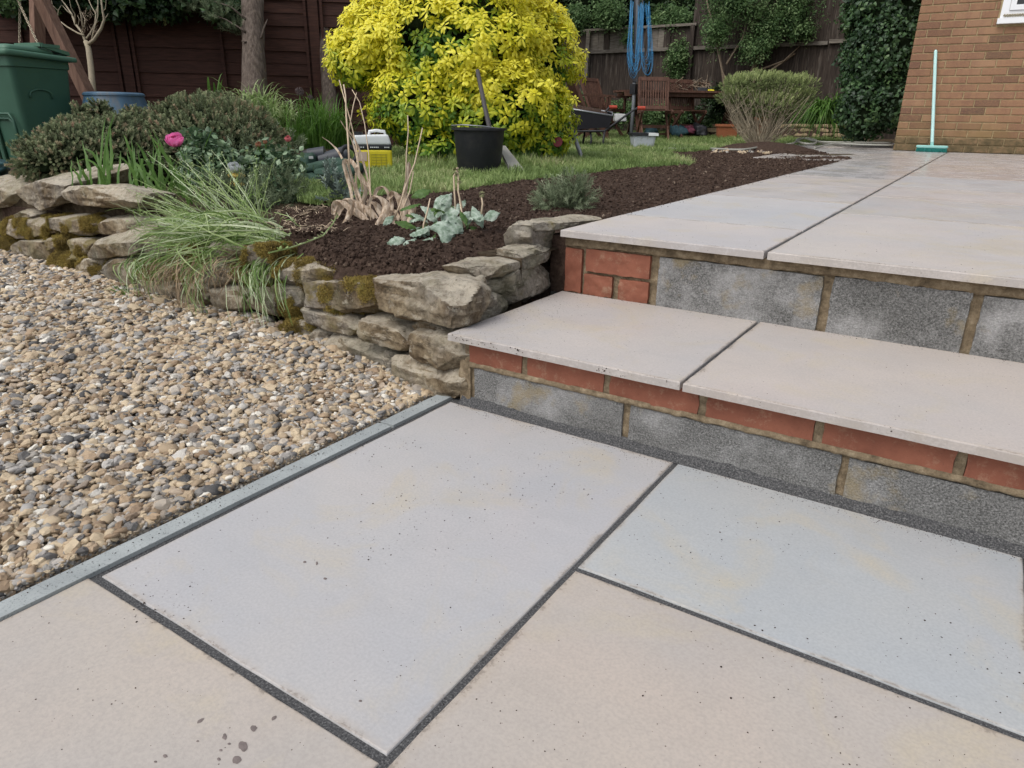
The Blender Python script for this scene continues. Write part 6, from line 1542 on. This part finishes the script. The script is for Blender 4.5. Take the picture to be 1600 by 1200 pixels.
# wheelbarrow
wg=pG(935,231); DW=depth(wg); s_=DW/F
wb=thing('wheelbarrow','black wheelbarrow with red handle grips half hidden by the yellow bush','wheelbarrow',(pD(925,231,DW).x,pD(925,231,DW).y,wg.z))
def wp(x,y,o=0): return pD(x,y,DW+o)
wd_=.42
fr4=[(878,168),(957,181),(952,199),(890,203)]
f_=[wp(x,y,-.05) for x,y in fr4]; bk=[wp(x,y-5,.45) for x,y in fr4]
b=MB(); n_=.0
b.add(f_+bk,[(0,1,2,3),(7,6,5,4),(0,3,7,4),(1,5,6,2),(3,2,6,7)]); 
inn=[p+Vector((0,0,.0)) for p in f_]
b.build('tray',M_tray,wb)
b=MB(); b.tube([f_[0],f_[1],bk[1],bk[0],f_[0]],.012,6); b.build('tray_rim',M_steel,wb,smooth=True)
lump_mesh([wp(880,160,.0),wp(948,176,.0),wp(945,190,0),wp(885,190,0),wp(880,160,.35),wp(948,174,.35),wp(945,190,.35),wp(885,190,.35)],(10,4,6),.3,.03,8,2,1).build('soil_load',M_soil,wb,smooth=True)
for pl,o in (([(885,205),(944,205),(962,192),(990,172),(996,169),(1004,169)],-.03),([(905,203),(935,190),(945,176),(952,168),(960,168)],.42)):
    b=MB(); b.tube([wp(x,y,o) for x,y in pl],.014,8); b.build('frame_tube',M_blackm,wb,smooth=True)
for x,y,o in((1001,169,-.03),(957,167.5,.42)):
    b=MB(); b.tube([wp(x-5,y,o),wp(x+7,y,o)],.023,12); b.build('grip',M_redrub,wb,auto=R(40))
for pl,o in (([(945,204),(943,218),(941,231)],-.03),([(922,204),(924,218),(922,231)],.0),([(914,204),(912,218),(909,230)],.42)):
    b=MB(); b.tube([wp(x,y,o) for x,y in pl],.013,8); b.build('leg',M_blackm,wb,smooth=True)
b=MB(); b.tube([wp(890,181,-.07),wp(888,200,-.07)],.012,8); b.build('stay',M_white,wb,smooth=True)
b=MB(); c_=wp(872,214,.18); b.tube([c_-AF*.04,c_+AF*.04],.17,24); b.build('wheel',M_black,wb,auto=R(40))
# terracotta pots
tg=pG(1136,219); DT=depth(tg); s_=DT/F
tp=thing('terracotta_trough','rectangular terracotta trough on the grass before the stone edging','planter',(tg.x,tg.y,tg.z),az-.1)
W_=32*s_; Hc=23*s_
lump_mesh([(-W_*.5,0,Hc),(W_*.5,0,Hc),(W_*.42,.02,0),(-W_*.42,.02,0),(-W_*.5,.2,Hc),(W_*.5,.2,Hc),(W_*.42,.18,0),(-W_*.42,.18,0)],(8,5,5),.06,.0005,5,1,0).build('body',M_terra,tp,world=False,auto=R(40))
b=MB(); b.box((-W_*.53,-.012,Hc-.03),(W_*.53,.212,Hc+.004)); b.build('rim',M_terra,tp,world=False)
rg=pG(1189,212); D_=depth(rg)-.9; rg=pD(1189,211,D_)
rp=thing('terracotta_pot','round terracotta pot half hidden behind the grey green bush','pot',rg)
r0=13*D_/F; h=26*D_/F
b=MB(); b.lathe(tuple(rg),[(0,0),(r0*.7,0),(r0*.95,h*.8),(r0*.97,h*.8),(r0*1.08,h*.8),(r0*1.1,h),(r0*.98,h),(r0*.9,h*.85),(0,h*.85)],28); b.build('body',M_terra,rp,auto=R(35))
# soil mound under the cushion bush
mp=pG(1195,236)
b=sheet('soil_mound',M_soil,mp.x-.75,mp.x+.75,mp.y-.9,mp.y+.7,.05,lambda x,y: G(y)-.03+.13*max(0,1-((x-mp.x)/.72)**2-((y-mp.y)/.8)**2)+.012*noise.noise(Vector((x*9,y*9,0)))); b['label']='low mound of dark soil around the cushion bush'
# hose
def pgz(x,y,o): 
    p=pG(x,y,o); return p
gh=thing('garden_hose','pale grey garden hose looped on the paving near the house','hose',pgz(1260,222,.08))
hp=[(1395,223,.09),(1340,222.5,.09),(1292,222,.09),(1272,220,.08),(1255,216,.08),(1244,219,.08),(1256,224,.08),(1273,224,.08),(1275,219,.08),(1262,216,.08),(1250,218,.08),(1235,225,.07),(1205,226,.06),(1175,232,.05),(1150,234,.04),(1110,232,.03)]
b=MB(); b.tube(smooth_([pgz(*h) for h in hp]),.011,8); b.build('hose_run',M_hose,gh,smooth=True)
b=MB(); b.tube(smooth_([pgz(*h) for h in [(1395,227,.09),(1350,226,.09),(1310,224.5,.09),(1285,228,.085),(1272,232,.08)]]),.009,8); b.build('hose_run',M_hose,gh,smooth=True)
h2=thing('garden_hose','thin pale hose coiled on the grass beside the speckled tub','hose',pgz(1050,229,.02))
cc=[]
for k in range(3):
    for i in range(10):
        a_=i*.628; cc.append(pgz(1058+ (27-k*4)*math.cos(a_)-k*3,229.5-(3.4-k*.7)*math.sin(a_),.02))
b=MB(); b.tube(smooth_(cc,3),.009,6); b.build('hose_coil',M_hose,h2,smooth=True)
b=MB(); b.tube(smooth_([pgz(x,y,.02) for x,y in((953,228),(958,225),(972,224),(986,226))],4),.008,6); b.build('hose_end',M_hose,h2,smooth=True)
# mud smears on the far paving
M_mud=simple('wet_mud',(.10,.075,.05),.35,.5,.4,9,.003)
def smear(px0,px1,py,h,seed,lab):
    b=MB(); n=40; rows=6
    for i in range(n+1):
        t=i/n; x=px0+(px1-px0)*t; e=math.sin(math.pi*t)**.6
        for j in range(rows+1):
            v=(j/rows-.5)*2; y=py+v*h*e*(.6+.5*noise.noise(Vector((t*7,v,seed))))+1.2*noise.noise(Vector((t*4,seed,0)))
            p=pG(x,y,.016); p.z+=.006*(1-v*v)*e-.004; b.v.append(tuple(p))
    for i in range(n):
        for j in range(rows): k=i*(rows+1)+j; b.f.append((k,k+1,k+rows+2,k+rows+1))
    o=b.build('mud_smear',M_mud,kind='stuff',smooth=True); o['label']=lab
smear(1232,1345,241,3.0,1,'wet mud smeared across the paving by the soil bed')
smear(1205,1275,236,1.5,2,'thin streak of wet mud at the edge of the paving')
# ================================================================== CRUMBS ON THE SLABS
P=[];S=[];Rr=[]
def put(x,y,z,s_): s_*=.72; P.append((x,y,z+s_*.3)); S.append((s_,s_,s_*.5)); Rr.append((U(-.3,.3),U(-.3,.3),U(0,6)))
for k in range(5200):
    x,y=U(0,2.2),U(-1.25,0)
    d=noise.noise(Vector((x*3.1,y*3.1,4)))+.5*noise.noise(Vector((x*11,y*11,4)))
    if d+U(-.35,.25)<.12: continue
    put(x,y,0,.0004+.0012*random.random()**2.5)
for cx,cy,sp,n in ((.14,-.89,.04,46),(.30,-.62,.03,26),(.36,-.28,.10,110),(.25,-.45,.09,70),(.9,-.5,.1,60),(1.15,-.3,.06,60),(.40,-1.0,.0,0),(-.04,-.35,.06,60),(.02,-.25,.05,30),(1.1,-.75,.1,80),(.75,-.2,.1,50)):
    for k in range(n): put(random.gauss(cx,sp),random.gauss(cy,sp*.7),0,.0006+.0016*random.random()**2)
for k in range(700):   # along the haunch and on the kerb
    put(U(.02,1.25),-abs(random.gauss(0,.018)),0,.0005+.001*random.random())
for k in range(260): put(U(-.058,-.024),U(-1.0,0),.005,.0005+.0014*random.random()**2)
for k in range(900):
    x=U(0,2.2); put(x,U(0,.56),.187,.0004+.0009*random.random()**2)
for k in range(420): put(abs(random.gauss(0,.12)),U(0,.56),.187,.0005+.001*random.random()**2)
for k in range(240): put(U(.01,1.6),.565-abs(random.gauss(0,.012)),.187,.0005+.0012*random.random())
for k in range(900): x=U(0,2.4); y=.54+2.2*random.random()**1.5; put(x,y,terr(y),.0005+.0011*random.random()**2)
for k in range(300): y=U(.9,4.8); put(abs(random.gauss(0,.02)),y,terr(y),.001+.003*random.random()**2)
for k in range(900):
    x=U(0,2.2); c_=noise.noise(Vector((x*5,3,0)))+.5*noise.noise(Vector((x*17,3,0)))
    if c_+U(-.3,.2)<.1: continue
    P.append((x,-.0112,U(.171,.186))); q_=U(.0005,.0016); S.append((q_,q_*.5,q_)); Rr.append((0,0,0))
scatter('dirt_crumbs',P,Rr,S,[U(0,.75) for _ in P],CRU)['label']='dark crumbs of soil and jointing compound on the slabs'
# damp dark spots on the nearest slab
M_spot=simple('dark_damp_spot',(.17,.14,.13),.6,.3,.5,120)
b=MB()
for px,py,rx,ry,ro in ((313,1126,7,2.6,-.6),(428,1122,5,3,-.7),(396,1138,6,5,-.5),(380,1166,8,9,-.4),(370,1187,8,7,-.3),(351,1151,4,5,0),(358,1162,3,2,0),(345,1172,3,2,0),(342,1186,3,3,0),(309,1158,2.5,1.5,0),(258,1181,4,3,0),(243,1190,3,2,0),(508,904,3,2,0),(495,880,2,3,0),(476,878,3,2,0),(563,1095,3,2,0)):
    c_=pZ(px,py,.0008); n0=len(b.v); k=14; b.v.append(tuple(c_))
    for i in range(k):
        a_=i*2*math.pi/k; rr__=1+.35*noise.noise(Vector((math.cos(a_)*1.5,math.sin(a_)*1.5,px))); dx,dy=rx*math.cos(a_)*rr__*.9,ry*math.sin(a_)*rr__*.9
        q=pZ(px+dx*math.cos(ro)-dy*math.sin(ro),py+dx*math.sin(ro)+dy*math.cos(ro),.0004); b.v.append(tuple(q))
    b.f+=[(n0,n0+1+i,n0+1+(i+1)%k) for i in range(k)]
o=b.build('damp_spots',M_spot,kind='stuff'); o['label']='dark damp spots on the nearest slab'
